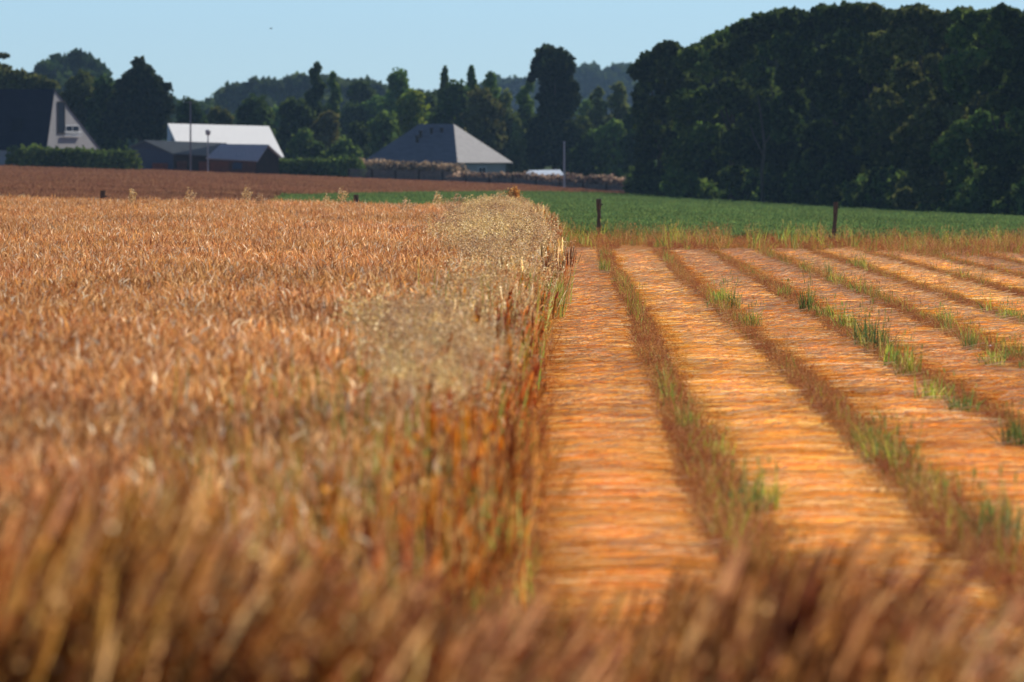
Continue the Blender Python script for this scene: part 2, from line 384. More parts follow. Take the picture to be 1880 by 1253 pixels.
def verge_mesh(k, cols=VERGE, h=1.0, n=30, green=0, area=.45, heads=16, lean=.32):
    """tall leaning grasses with soft brown heads"""
    m = MB(); P, L, a = curve_stalks(n, area, h, .06, .14, 5)
    t = np.linspace(0, 1, 5); P[..., 0] += (L[:, None] * t ** 1.7) * (lean + rng.normal(0, .07, (n, 1)))     # all bowed by the wind
    m.ribbon(P, np.tile([.004, .004, .0035, .003, .002], (n, 1)), randside(n), pal(cols, n))
    d = P[:, 4] - P[:, 3]; E = np.stack([P[:, 3] + d * .3, P[:, 3] + d * .6, P[:, 4], P[:, 4] + d * .25], 1)
    hw = rng.uniform(.012, .026, n)[:, None] * np.array([.4, 1, .9, .15])
    ec = pal(cols, n, None, .2); m.ribbon(E, hw, randside(n), ec); m.ribbon(E, hw, randside(n), ec)
    q = n * heads; ii = rng.integers(0, n, q); tt = rng.uniform(0, 1.1, q)[:, None]; aa = P[ii, 3] + d[ii] * tt
    m.cards(aa + rng.normal(0, .012, (q, 3)), rng.uniform(.008, .018, q), pal(cols, q, None, .2), asp=1.8)
    nl = n; ii = rng.integers(0, n, nl); b0 = P[ii, 1]; an = rng.uniform(0, 6.28, nl); hd = np.stack([np.cos(an), np.sin(an), np.zeros(nl)], 1)
    Q = np.stack([b0, b0 + hd * .08 + [0, 0, .14], b0 + hd * .18 + [.04, 0, .22], b0 + hd * .3 + [.06, 0, .2]], 1)
    m.ribbon(Q, np.tile([.006, .009, .007, .001], (nl, 1)), np.cross(hd, [0, 0, 1]), pal(cols, nl))
    if green:
        g = green; P2, L2, a2 = curve_stalks(g, area, h * .88, .12, .2, 5, .1); P2[..., 0] += L2[:, None] * np.linspace(0, 1, 5) ** 1.7 * lean * .8
        m.ribbon(P2, np.tile([.009, .014, .012, .008, .001], (g, 1)), randside(g), pal(GREENS, g, [3, 3, 2, 2, 1]))
    return m.mesh('verge_grass', [M_verge])
def blob_field_mesh(k, cols, n, area, h, w_, lean=.2, mat=None, nm='crop'):
    m = MB(); P, L, a = curve_stalks(n, area, h, .14, lean, 3)
    m.ribbon(P, np.tile([w_ * .6, w_, w_ * .35], (n, 1)), randside(n), pal(cols, n, None, .12))
    return m.mesh(nm, [mat])

# ------------------------------------------------------------------ where things stand in the near fields
VPU = 95 / FPX                                   # direction of the rows
def rx(r, Y): return np.asarray(r) + VPU * np.asarray(Y)     # row offset r -> world X
EDGE_R = -0.64                                    # right edge of the wheat, as a row offset
FIELD_END = 222

wheat_c = variants('wheat_clump', [wheat_mesh(i) for i in range(7)] + [wheat_mesh(7, .5), wheat_mesh(8, 1.0)])
pts = []
_en = rng.normal(0, .09, 400)
def er(Y): return EDGE_R - .14 * smooth((105 - np.asarray(Y)) / 45) - .38 * smooth((np.asarray(Y) - 125) / 70) + np.interp(Y, np.arange(400) * .9, _en)      # ragged edge of the wheat
Yv = 17.5
while Yv < FIELD_END:
    left = -(.0656 * Yv + 3.5); right = float(rx(er(Yv), Yv)) - .10
    for X in np.arange(left, right, .40): pts.append((X + rnd.uniform(-.16, .16), Yv + rnd.uniform(-.18, .18)))
    pts.append((right - rnd.uniform(0, .15), Yv)); Yv += .40
pts = np.array(pts); n = len(pts)
pts = np.c_[pts, G(pts[:, 0], pts[:, 1])]
idx = rng.integers(0, 7, n); r_off = pts[:, 0] - VPU * pts[:, 1]
edge = (r_off > -1.5 - (pts[:, 1] < 45) * .5) & (pts[:, 1] < 75); idx = np.where(edge & (rng.random(n) < .25), rng.choice([7, 8], n), idx)
px_ = 940 + pts[:, 0] / pts[:, 1] * FPX; gz = (px_ > 570) & (px_ < 1000) & (pts[:, 1] < 37) & (np.sin(pts[:, 0] * 3.1) + np.sin(pts[:, 1] * 1.3 + pts[:, 0]) > -.2)
idx = np.where(gz & (rng.random(n) < .45), rng.choice([7, 8, 8], n), idx)
sc3 = scls(n, .95, 1.05, (.79, .89)); sc3[:, 2] *= np.where(edge, rng.uniform(.8, 1, n), 1) * (1 + .03 * np.sin(pts[:, 0] * .9 + pts[:, 1] * .21))
o = gn_scatter('wheat_field', pts, rots(n, .05), sc3, idx, wheat_c)
tag(o, 'dense ripe orange-brown wheat standing across the left half of the view', 'wheat', kind='stuff')

# wild oats in the wheat margin
oat_c = variants('oat_clump', [oat_mesh(i) for i in range(5)])
P_ = []
def oat_patch(px, y, wpx, hpx, count, hs=1.0):
    """a patch whose heads are seen round photo point (px, y)"""
    for _ in range(count):
        yy = FPX * 1.17 / (max(y + rnd.gauss(0, hpx / 2), 378) - 300); yy = min(yy, 216); q = px + rnd.gauss(0, wpx / 2)
        X = (q - 940) / FPX * yy
        if X > float(rx(er(yy) + .1, yy)): continue
        P_.append((X, yy, .9 * hs * rnd.uniform(.9, 1.08)))
oat_patch(925, 425, 80, 44, 170, 1.12); oat_patch(915, 485, 80, 50, 34); oat_patch(880, 390, 50, 12, 10)
oat_patch(880, 570, 100, 60, 22); oat_patch(840, 655, 120, 80, 34); oat_patch(725, 590, 80, 40, 13, 1.03); oat_patch(880, 740, 70, 60, 5)
for _ in range(26): yy = rnd.uniform(176, 210); P_.append(((rnd.gauss(905, 38) - 940) / FPX * yy, yy, rnd.uniform(1.0, 1.16)))
P_ = np.array(P_); n = len(P_)
o = gn_scatter('wild_oats', np.c_[P_[:, :2], G(P_[:, 0], P_[:, 1])], rots(n, .07), P_[:, 2:3] * np.ones((1, 3)), rng.integers(0, 5, n), oat_c)
tag(o, 'pale beige feathery wild oats along the right edge of the wheat', 'wild oats', kind='stuff')

# flax rows
PITCH, SW = 1.26, .92
ORD = ['orange straw row running straight beside the wheat edge', 'second straw row from the wheat edge', 'third straw row from the wheat edge',
       'straw row just left of the greenest weed strip, fourth from the wheat', 'straw row just right of the greenest weed strip', 'sixth straw row from the wheat edge', 'seventh straw row from the wheat edge',
       'eighth straw row from the wheat edge', 'ninth straw row from the wheat edge, near the far right corner', 'short tenth straw row in the far right corner of the field',
       'last straw row, at the outer right end of the field']
def wob(r, Y): return .05 * np.sin(Y * .055 + r * 1.7) + .03 * np.sin(Y * .17 + r * 3)
def flax_row(k, label):
    """one long row of pulled flax: a low bed and thousands of stems lying crosswise on it, finer near the camera"""
    r0 = -.126 + k * PITCH; rc = r0 + SW / 2; Ys = max(24.0, (r0 - 2.0) / (.0656 - VPU))
    yy = np.arange(Ys, 186 + rnd.uniform(-2, 2) + min(k, 4) * 1.0, .3); m = MB()
    prof_x = np.array([-.47, -.43, -.33, -.16, 0, .16, .33, .43, .47]); prof_z = np.array([-.01, .016, .028, .033, .035, .033, .028, .016, -.01])
    X = rx(rc + wob(rc, yy), yy)[:, None] + prof_x + rng.normal(0, .012, (len(yy), 9)); Y = np.repeat(yy[:, None], 9, 1)
    Z = G(X, Y) + prof_z + rng.normal(0, .009, X.shape) * (prof_z > 0)
    i = (np.arange(len(yy) - 1)[:, None] * 9 + np.arange(8)[None]).reshape(-1)
    m.add(np.stack([X, Y, Z], -1).reshape(-1, 3), np.stack([i, i + 1, i + 10, i + 9], -1), lin(214, 140, 74))
    for ya, yb, per, wd, K in ((24, 60, 760, .0042, 4), (60, 105, 480, .006, 3), (105, 200, 400, .0072, 3)):
        y0, y1 = max(ya, Ys), min(yb, yy[-1])
        if y1 <= y0: continue
        n = int((y1 - y0) * per); y = rng.uniform(y0, y1, n)
        # the bed is uneven: clumps, thin spots, stems lying a little askew together
        f1 = np.interp(y, np.arange(20, 200, .11), rng.normal(0, .7, 1637)) + np.interp(y, np.arange(20, 200, 1.3), rng.normal(0, .9, 139))
        ang = np.interp(y, np.arange(20, 200, .5), rng.normal(0, .02, 360)) + rng.normal(0, .06, n) + rng.normal(0, .25, n) * (rng.random(n) < .04)
        ln = rng.uniform(.55, .92, n); x0 = -.45 + rng.normal(0, .035, n) + .02 * np.sin(y * 1.7 + k) + rng.uniform(0, .16, n) * (rng.random(n) < .5)
        t = np.linspace(0, 1, K); xc = rx(rc + wob(rc, y), y)
        z = np.abs(rng.normal(.040, .011, n)) + .002 * f1
        dome = np.array([-.014, .003, .005, -.016]) if K == 4 else np.array([-.014, .005, -.014])
        dome = dome[None] * rng.uniform(0, 2, (n, 1))
        PX = (xc + x0)[:, None] + ln[:, None] * t; PY = y[:, None] + np.tan(ang)[:, None] * ln[:, None] * (t - .5) + rng.normal(0, .005, (n, K))
        P = np.stack([PX, PY, G(PX, PY) + np.maximum(z[:, None] + dome + rng.normal(0, .006, (n, K)), .008)], -1)
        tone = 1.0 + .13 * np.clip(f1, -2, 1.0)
        c = pal(FLAX, n, [2.5, 4, 4, 3.2, 1.0], .1) * np.maximum(tone, .3)[:, None] ** np.array([1.0, 1.5, 2.0]); sh = np.array([.74, 1.05, 1.08, .84]) if K == 4 else np.array([.76, 1.09, .86])  # stem ends darkened, middles lightened: the row's side shade painted into the colour
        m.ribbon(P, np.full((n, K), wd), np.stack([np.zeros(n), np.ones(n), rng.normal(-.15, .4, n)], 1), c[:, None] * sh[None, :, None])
        q = int(n * .9); ii = rng.integers(0, n, q)          # seed heads gathered at the left ends
        pos = P[ii, 0] + np.stack([rng.normal(0, .05, q), rng.normal(0, .03, q), np.abs(rng.normal(.008, .012, q))], 1)
        m.cards(pos, rng.uniform(1.1, 2.0, q) * wd, pal([lin(180, 104, 48), lin(206, 134, 70), lin(146, 82, 40)], q, None, .15))
        q = int((y1 - y0) * 14); yq = rng.uniform(y0, y1, q); xq = rx(rc + wob(rc, yq), yq) + rng.uniform(-.38, .3, q)     # loose bleached stems on top
        A = np.stack([xq, yq, G(xq, yq) + rng.uniform(.07, .1, q)], 1); B = A + np.stack([rng.uniform(.05, .28, q), rng.normal(0, .07, q), rng.uniform(-.01, .05, q)], 1)
        m.ribbon(np.stack([A, B], 1), np.full((q, 2), wd), np.stack([np.zeros(q), np.ones(q), np.ones(q)], 1), pal([lin(252, 230, 190), lin(240, 204, 150)], q))
    o = m.build('flax_row', M_flax); tag(o, label, 'flax row', 'flax rows laid out to dry')
for k in range(11): flax_row(k, ORD[k])

# weed strips between the rows, weeds at the wheat foot and across the far end
weed_c = variants('weed_clump', [weed_mesh(i, BROWNW + VERGE, .05) for i in range(3)] + [weed_mesh(i, BROWNW + VERGE + RUST[:2], .085, bl=2) for i in range(3)]
                  + [weed_mesh(6, BROWNW + OAT[:2], .22, 12, .24, 80, .010), weed_mesh(7, BROWNW, .18, 12, .24, 60, .01, 6), tuft_mesh(8, 10, .17, .2), tuft_mesh(9, 14, .24, .16)])
W = []   # x, y, kind, scale
for k in range(-1, 11):
    rc = -.126 + SW + .17 + k * PITCH if k >= 0 else -.30
    Ys = max(27.0, (rc - 1.4) / (.0656 - VPU)) if k > 1 else 27
    y_ = Ys
    while y_ < 186:
        y_ += .24; rich = max(0, math.sin(y_ * .11 + k * 2.3)) ** 2 * .6 + (.7 if k == 3 else 0) - .25
        for _ in range(2 if k >= 0 else 1):
            r = rc + rnd.uniform(-.08, .06) + float(wob(rc, y_)); u = rnd.random()
            if rnd.random() < .6: W.append((float(rx(rc + rnd.gauss(-.02, .12), y_ + rnd.uniform(-.1, .1))), y_, rnd.choice([0, 1, 2]), rnd.uniform(.5, .95)))
            kd = rnd.choice([0, 1, 2]) if u < .60 - .1 * rich else (rnd.choice([3, 4, 5]) if u < .90 - .18 * rich else rnd.choice([6, 6, 7]) if u < .975 - .12 * rich else rnd.choice([8, 9]))
            W.append((float(rx(r, y_)), y_, kd, rnd.uniform(.5, 1.0)))
for _ in range(230):         # the reddish standing weeds near the camera end of the first two gaps
    y_ = rnd.triangular(34, 62, 44); g_ = rnd.choice([0, 0, 0, 1, 1, 2]); rc = -.126 + SW + .17 + g_ * PITCH
    W.append((float(rx(rc + rnd.gauss(.0, .08), y_)), y_, rnd.choice([3, 4, 5, 6, 7]), rnd.uniform(.5, 1.2)))
for _ in range(1900):        # headland in front of the fence
    y_ = rnd.triangular(187, 222, 205); px = rnd.uniform(940, 2350)
    if math.sin(px * .031) + math.sin(px * .013 + y_ * .3) < -.9: continue
    W.append(((px - 940) / FPX * y_, y_, rnd.choice([3, 4, 5, 3, 4, 6, 7, 7, 9]), rnd.uniform(.5, 1.9)))
for _ in range(700):         # rusty heap of weeds at the far right corner
    y_ = rnd.uniform(176, 214); px = 1600 + 700 * rnd.random() ** .8
    W.append(((px - 940) / FPX * y_, y_, rnd.choice([3, 4, 5, 6, 7]), rnd.uniform(.8, 1.7)))
W = np.array(W); n = len(W)
o = gn_scatter('dry_weeds', np.c_[W[:, :2], G(W[:, 0], W[:, 1])], rots(n, .1), W[:, 3:4] * np.ones((1, 3)), W[:, 2].astype(int), weed_c)
tag(o, 'rust brown dry weeds and stubble between the flax rows and along the headland', 'weeds', kind='stuff')

# margin weeds at the foot of the wheat
marg_c = variants('margin_clump', [verge_mesh(0, RUST, .62, 26, 6, .34, 8, .05), verge_mesh(1, BROWNW + [lin(214, 130, 40)], .75, 26, 10, .34, 8, .05),
                                      weed_mesh(2, RUST, .45, 50, .4, 260, .012, 12), tuft_mesh(3, 50, .55, .28, lean=.2, wd=.013), verge_mesh(4, OAT, .8, 22, 3, .3, 12, .05)])
E_ = []
y_ = 25.0
while y_ < 218:
    y_ += .22
    for _ in range(2):
        gr = 3 if (112 > y_ > 82 and rnd.random() < .4) else rnd.choice([0, 0, 1, 1, 2, 2, 4, 4]) if rnd.random() > .14 else 3
        if gr == 4 and y_ < 55: gr = rnd.choice([0, 1, 3])
        E_.append((float(rx(er(y_) + rnd.uniform(-.18, .30 + (.25 if y_ > 160 else 0)), y_)), y_, gr, rnd.uniform(.7, 1.15)))
E_ = np.array(E_); n = len(E_)
o = gn_scatter('margin_weeds', np.c_[E_[:, :2], G(E_[:, 0], E_[:, 1])], rots(n, .08), E_[:, 3:4] * np.ones((1, 3)), E_[:, 2].astype(int), marg_c)
tag(o, 'orange and green tangled weeds at the foot of the wheat edge', 'weeds', kind='stuff')

# tall out-of-focus verge in front of the camera
verge_c = variants('verge_clump', [verge_mesh(i) for i in range(4)] + [verge_mesh(4, RUST + VERGE), verge_mesh(5, VERGE + OAT[:2], 1.0, 8, 42), verge_mesh(6, OAT + BROWNW, 1.0), tuft_mesh(7, 34, .75, .35, [lin(150, 150, 70), lin(120, 138, 76), lin(100, 124, 74), lin(176, 160, 84)], lean=.3, wd=.011, head=False)])
env = [(-400, 1060), (0, 1040), (200, 980), (420, 1080), (600, 1090), (800, 1100), (940, 1160), (1050, 1290), (1230, 1290), (1320, 1130), (1450, 1060), (1600, 1090), (1700, 1190), (1800, 1260), (2300, 1230)]
V_ = []
for _ in range(680):
    y_ = rnd.uniform(17, 26); px = rnd.uniform(-700, 2600); ex = np.interp(px + 230, *zip(*env)) + 125 + rnd.gauss(0, 75)
    X = (px - 940) / FPX * y_; h = min(max(CAMH - (ex - 300) / FPX * y_, .25), 1.55)
    g_ = (430 < px < 780 and rnd.random() < .7) or px > 1560
    kd = rnd.choice([5, 5, 7, 5, 7, 1]) if g_ and rnd.random() < .85 else rnd.choice([0, 1, 2, 3, 4, 4, 0, 1, 2, 3, 6])
    V_.append((X, y_, kd, h))
for _ in range(420):         # greener blades where the wheat edge meets the verge, and at the far right
    y_ = rnd.uniform(18, 27); px = rnd.gauss(700, 120) if rnd.random() < .72 else rnd.uniform(1560, 2000); ex = (1010 if px < 1200 else 1110) + abs(rnd.gauss(0, 110))
    V_.append(((px - 940) / FPX * y_, y_, 7, max(CAMH - (ex - 300) / FPX * y_, .3) * 1.18))
V_ = np.array(V_); n = len(V_); s3 = np.ones((n, 3)); s3[:, 2] = V_[:, 3] / 1.02; s3[V_[:, 2] == 7, 2] *= .82
o = gn_scatter('verge_grass', np.c_[V_[:, :2], G(V_[:, 0], V_[:, 1])], rots(n, .06, False) + [0, 0, 0], s3, V_[:, 2].astype(int), verge_c)
tag(o, 'tall blurred brown grass leaning to the right in the near foreground', 'grass', kind='stuff')

# pasture blades and the brown crop
past_c = variants('pasture_clump', [blob_field_mesh(i, [lin(114, 136, 78), lin(100, 126, 72), lin(126, 142, 78), lin(94, 120, 76)], 150, 1.3, .17, .05, .4, M_pasture, 'pasture_tuft') for i in range(5)])
Q = []
for _ in range(15000):
    y_ = 226 + 380 * rnd.random() ** 1.25; x0 = max(float(boundary_x(y_)), -.02 * y_ - 10); x1 = .0656 * y_ + 6
    Q.append((rnd.uniform(x0, x1), y_))
Q = np.array(Q); n = len(Q)
o = gn_scatter('pasture_grass', np.c_[Q, G(Q[:, 0], Q[:, 1]) + .02], rots(n, .03), scls(n, .8, 1.25), rng.integers(0, 5, n), past_c)
tag(o, 'short bright green grass of the pasture behind the fence posts', 'grass', kind='stuff')
crop_c = variants('crop_clump', [blob_field_mesh(i, [lin(164, 118, 90), lin(148, 102, 76), lin(178, 132, 98)], 170, 1.4, .43, .05, .12, M_crop, 'crop_tuft') for i in range(5)])
Q = []
while len(Q) < 17000:
    y_ = rnd.uniform(300, 652); x0 = -.0656 * y_ - 8; x1 = min(float(boundary_x(y_)) - .3, 9.5); Q.append((x1 - (x1 - x0) * rnd.random(), y_))
Q = np.array(Q); n = len(Q)
o = gn_scatter('brown_crop', np.c_[Q, G(Q[:, 0], Q[:, 1]) + .03], rots(n, .03), scls(n, .9, 1.15) * np.stack([np.ones(n), np.ones(n), np.interp(Q[:, 0], [-42, -24, -11, 8], [1, .9, .6, .4])], 1), rng.integers(0, 5, n), crop_c)
tag(o, 'even dull brown crop field between the wheat and the houses', 'crop', kind='stuff')

# ------------------------------------------------------------------ single plants and posts
def fence_post(px, top, base, label, lean=0.0, Y=220.0):
    X, Y, z = at(px, Y); h = zpx(top, Y) - z
    e = empty('fence_post', (X, Y, z - .02)); tag(e, label, 'post', 'weathered wooden posts along the field end')
    m = MB(); k = 7; P = [(lean * h * (i / k) + rnd.uniform(-.012, .012), rnd.uniform(-.01, .01), h * i / k) for i in range(k + 1)]
    rad = [.062 + rnd.uniform(-.01, .01) + (.012 if i >= k - 1 else 0) for i in range(k + 1)]
    m.tube(P, rad, (.5, .5, .5), 10); m.build('stake', M_post, e)
    q = MB(); q.tube([(P[-2][0] + .055, -.03, h * .86), (P[-2][0] + .12, -.04, h * .865)], [.014, .02], (.1, .1, .1), 6); q.build('insulator', M_black, e)
M_post = solid('weathered post', (.075, .06, .045), .95, (.17, .14, .11), 6, .9, (6, 6, .8))
M_black = solid('black plastic', (.02, .02, .02), .5)
fence_post(1101, 364, 437, 'dark wooden post in line with the first gap between flax rows', -.03)
fence_post(1530, 370, 440, 'dark wooden post farthest right, standing before the black wood edge', .06)
fence_post(185, 349, 430, 'dark post tip showing above the wheat at far left', .05)
fence_post(654, 357, 430, 'dark post tip showing above the middle of the wheat', .0)

oat_lab = [(240, 345, 'faint pale grass head above the wheat right of the leftmost post'), (343, 346, 'thick pale slanting oat head above the wheat, below the white roof'),
           (449, 342, 'small pale oat head above the wheat below the grey shed roof'), (474, 355, 'short pale oat head sticking up just right of a taller one'),
           (597, 358, 'pale forked oat head above the wheat left of the middle post'), (625, 344, 'tallest spindly oat head beside the middle post'),
           (742, 364, 'bushy pale oat head above the wheat before the green strip'), (800, 352, 'upright pale oat head before the green pasture strip'),
           (836, 355, 'slender pale oat head rising before the green strip left of the tall tufts')]
for px, top, lb in oat_lab:
    Y = 196 + rnd.uniform(-8, 12); X, Y, z = at(px, Y); h = zpx(top, Y) - z
    e = empty('oat_plant', (X, Y, z)); tag(e, lb, 'oat plant', 'lone oats above the wheat')
    m = MB(); P = np.zeros((3, 5, 3)); t = np.linspace(0, 1, 5)
    ln = rnd.uniform(.10, .26) * (1.9 if px == 343 else 1)
    for j in range(3): P[j, :, 0] = ln * t ** 3 * (1 + .3 * j) - ln * .8 + .02 * j; P[j, :, 1] = .03 * (j - 1); P[j, :, 2] = t * h * (1 - .05 * j)
    m.ribbon(P, np.full((3, 5), .006), randside(3), pal(OAT, 3)); m.build('stem', M_dry, e)
    q = MB(); nb = 230; j = rng.integers(0, 3, nb); tt = rng.beta(1.3, 1.3, nb)[:, None]; a0 = P[j, 3] * (1 - tt) + P[j, 4] * tt; a0 = P[j, 4] - (P[j, 4] - P[j, 3]) * (1 - tt) * .9
    q.cards(a0 + rng.normal(0, .018, (nb, 3)) * [1, 1, 1.6], rng.uniform(.016, .032, nb), pal(OAT, nb, [3, 2, 1, 3]), asp=1.6); q.build('panicle', M_dry, e)

def tall_plant(name, lb, cat, px, top, Y, cols, spread, nb, group=None, lean=0.0, headlen=.25, sz=.03, trans=M_dry, nst=14):
    X, Y, z = at(px, Y); h = zpx(top, Y) - z
    e = empty(name, (X, Y, z)); tag(e, lb, cat, group)
    m = MB(); n = nst; P, L, a = curve_stalks(n, .1, h * .96, .05, spread, 5); P[..., 0] += lean * h * np.linspace(0, 1, 5) ** 1.5 - lean * h
    m.ribbon(P, np.full((n, 5), .008), randside(n), pal(cols, n)); m.build('stem', trans, e)
    q = MB(); j = rng.integers(0, n, nb); tt = rng.random(nb)[:, None] ** .7; b = P[j, 4] - (P[j, 4] - P[j, 1]) * (1 - tt) * headlen / .5 * .6
    q.cards(b + rng.normal(0, .045, (nb, 3)), rng.uniform(sz * .6, sz * 1.2, nb), pal(cols, nb), asp=1.4); q.build('seed_head', trans, e)
tall_plant('dock_plant', 'tall orange-brown bushy weed standing highest at the wheat corner', 'weed', 944, 347, 206, [lin(226, 190, 124), lin(206, 156, 88), lin(176, 116, 62)], .10, 3200, headlen=.95, sz=.045)
tall_plant('oat_cluster', 'cream oat cluster above the wheat just left of the tall orange weed', 'oat plant', 890, 366, 190, OAT, .12, 1100, headlen=.5)
tall_plant('orange_weed', 'loose orange weed leaning out at the wheat corner beside the pasture', 'weed', 985, 400, 204, [lin(214, 140, 60), lin(190, 110, 46)], .22, 3600, headlen=.95, sz=.045)
tall_plant('orange_weed', 'low orange bush where the wheat edge meets the headland', 'weed', 1003, 418, 200, [lin(214, 150, 70), lin(190, 120, 50)], .32, 3600, headlen=.98, sz=.045)
tall_plant('orange_weed', 'small rusty weed farthest out beyond the wheat corner', 'weed', 1030, 434, 206, [lin(206, 134, 66), lin(176, 100, 50)], .3, 1600, headlen=.95, sz=.04)
tall_plant('tall_grass', 'pale fluffy grass head on the pasture edge left of the second gap', 'grass', 1032, 425, 212, [lin(220, 210, 150), lin(190, 170, 110)], .12, 200, headlen=.3)

# green tufts that stand out between the rows
TUFTS = [(1166, 585, 48, .9, 'yellow-green tuft in the first gap, farthest of that gap'), (1322, 560, 36, .8, 'first green tuft of the second gap, beyond the open bend'), (1345, 575, 50, .8, 'pointed green tuft in the second gap just behind another'),
         (1378, 606, 40, .9, 'single upright green stem tuft at the near end of a far group'), (1110, 505, 36, .8, 'small green tuft far up the first gap'), (1440, 548, 30, .8, 'low green tuft starting the long green strip'),
         (1482, 578, 52, 1.0, 'tall dark green tuft leading the long green strip'), (1515, 590, 36, 1.0, 'broad green tuft behind the tallest grass'), (1555, 610, 44, 1.0, 'green tuft left of the tallest grass clump'),
         (1588, 640, 60, 1.1, 'dense blue-green grass clump, tallest of the green strip'), (1612, 655, 58, 1.2, 'bright green clump right beside the blue-green clump'), (1645, 680, 56, 1.1, 'green clump with bleached tips right of the bright clump'),
         (1668, 700, 50, 1.1, 'yellowing grass clump halfway down the green strip'), (1710, 745, 50, 1.2, 'pale bent green leaves in the middle of the strip'), (1765, 765, 40, 1.0, 'green leafy clump below the thin dark stem'),
         (1870, 830, 60, 1.1, 'dark green clump cut by the right margin'), (1600, 835, 56, 1.0, 'thin upright tuft in the third gap'), (1636, 860, 60, 1.3, 'broad green tuft in the third gap'),
         (1695, 910, 50, 1.0, 'sparse green tuft below the broad one in the third gap'), (1835, 1010, 100, 1.1, 'tall dark green stem tuft low at the right margin'), (1262, 800, 50, .6, 'thin green stem in the rusty weeds of the first gap'),
         (1318, 850, 50, .8, 'yellow-green stems in the rusty weeds of the first gap'), (1372, 960, 80, 1.0, 'dark green blades at the near end of the first gap'), (1402, 955, 80, .9, 'yellow-green blades right of the dark blades'),
         (1780, 650, 36, .7, 'small dark tuft in the fifth gap, left of the white flower'), (1822, 680, 44, .9, 'greenish clump right of the white flower'), (1855, 590, 30, .9, 'green leafy tuft near the right margin, far rows'),
         (1520, 505, 24, .7, 'small dark green tuft in the far right rows'), (1735, 600, 36, .8, 'thin stems tuft in the fifth gap'), (1862, 665, 40, .9, 'grass stems at the right margin')]
tm = [tuft_mesh(i, 60, .30, .26) for i in range(3)] + [tuft_mesh(3, 50, .32, .22, [lin(98, 130, 72), lin(120, 142, 68), lin(84, 114, 74)])]
tl = [tuft_mesh(4, 40, .30, .22, [lin(176, 170, 66), lin(150, 160, 60), lin(206, 190, 110)])]
for px, py, hp, wd_, lb in TUFTS:
    Y = 2.1 * FPX / (py - 300); X, Y, z = at(px, Y); h = hp / FPX * Y
    me = tl[0] if ('yellow' in lb or 'pale' in lb) else tm[3] if 'dark' in lb or 'blue' in lb else rnd.choice(tm[:3])
    o = bpy.data.objects.new('grass_tuft', me); COL.objects.link(o); o.location = (X, Y, z); o.rotation_euler = (0, 0, rnd.uniform(0, 6.28))
    o.scale = (wd_, wd_, h / .34); tag(o, lb, 'grass tuft', 'green tufts between the flax rows')

def flower(px, py, hp, lb, c):
    Y = 2.1 * FPX / (py + hp - 300); X, Y, z = at(px, Y); h = hp / FPX * Y + .03
    e = empty('flower', (X, Y, z)); tag(e, lb, 'flower')
    m = MB(); m.tube([(0, 0, 0), (.006, 0, h * .5), (0, 0, h)], [.003, .003, .002], lin(120, 120, 60), 5); m.build('stem', M_dry, e)
    q = MB(); k = 9
    for j in range(k):
        a = 2 * math.pi * j / k; d = np.array([math.cos(a), math.sin(a) * .6, .25]); s_ = np.array([-math.sin(a), math.cos(a) * .6, 0])
        q.ribbon(np.array([[np.array([0, 0, h]), np.array([0, 0, h]) + d * .018, np.array([0, 0, h]) + d * .034]]), np.array([[.006, .014, .006]]), s_[None], np.array(c))
    q.cards(np.array([[0, 0, h + .004]] * 6) + rng.normal(0, .003, (6, 3)), .012, c); q.build('petal_head', M_dry, e)
flower(1652, 480, 14, 'small white flower on a dark stalk, far right rows', (.8, .8, .78))
flower(1818, 640, 10, 'white flower near the right margin between tufts', (.85, .83, .82))
flower(1541, 524, 16, 'thin white seed head standing up in a far gap', (.85, .78, .68))
flower(1818, 741, 12, 'dark red-brown seed head in the row right of the green strip', (.10, .03, .02))

# bird far up
Y = 420; X = (498 - 940) / FPX * Y
e = empty('bird', (X, Y, zpx(53, Y))); tag(e, 'tiny distant bird gliding in the clear sky', 'bird')
M_bird = solid('bird feathers', (.06, .055, .05), .8)
m = MB(); m.tube([(-.09, 0, -.01), (-.05, 0, 0), (.02, 0, .005), (.07, 0, .0), (.10, 0, .0)], [.006, .02, .026, .014, .003], n=8); m.build('body', M_bird, e, smooth_=True)
for s_ in (-1, 1):
    m = MB(); P = np.array([[(0.01, 0, .01), (0, s_ * .09, .035), (-.03, s_ * .2, .01)]]); m.ribbon(P, np.array([[.06, .05, .008]]), np.array([[1., 0, 0]]), np.array([.1, .1, .1])); m.build('wing', M_bird, e)

# ------------------------------------------------------------------ buildings
M_slate = solid('dark slate roof', (.010, .014, .034), .8, (.014, .018, .042), 1.2, .3, (1, 1, 3), spec=.1)
M_slate2 = solid('grey slate roof', (.14, .14, .17), .7, (.19, .19, .22), 1.5, .3, (1, 1, 4))
M_white = solid('white sheet roof', (.90, .90, .88), .42, (.85, .85, .84), .8, .03, (4, .3, 1), spec=.8)
M_plaster = solid('pale plaster', (.42, .41, .42), .9, (.36, .35, .36), .7, .1)
M_beige = solid('beige plaster', (.42, .36, .31), .9, (.34, .29, .25), .8, .1)
M_bluegrey = solid('blue grey boards', (.06, .085, .15), .8, (.05, .07, .12), 2, .2, (6, 6, 1))
M_shedroof = solid('shed felt roof', (.10, .125, .15), .85, (.08, .10, .12), 1.5, .2)
M_shedroof2 = solid('grey fibre roof', (.40, .41, .46), .8, (.48, .49, .53), 2, .2, (5, 1, 1))
M_redbrick = solid('red brick', (.16, .06, .035), .9, (.09, .04, .03), 4, .3)
M_darkwood = solid('dark timber', (.03, .02, .018), .9, (.05, .03, .02), 3, .3)
M_glass = solid('window glass', (.010, .013, .028), .4, spec=.05)
M_frame = solid('white frame', (.75, .77, .8), .5)
M_pole = solid('grey pole', (.22, .22, .25), .6)
M_palepole = solid('galvanised pole', (.42, .44, .48), .45, metal=.2)

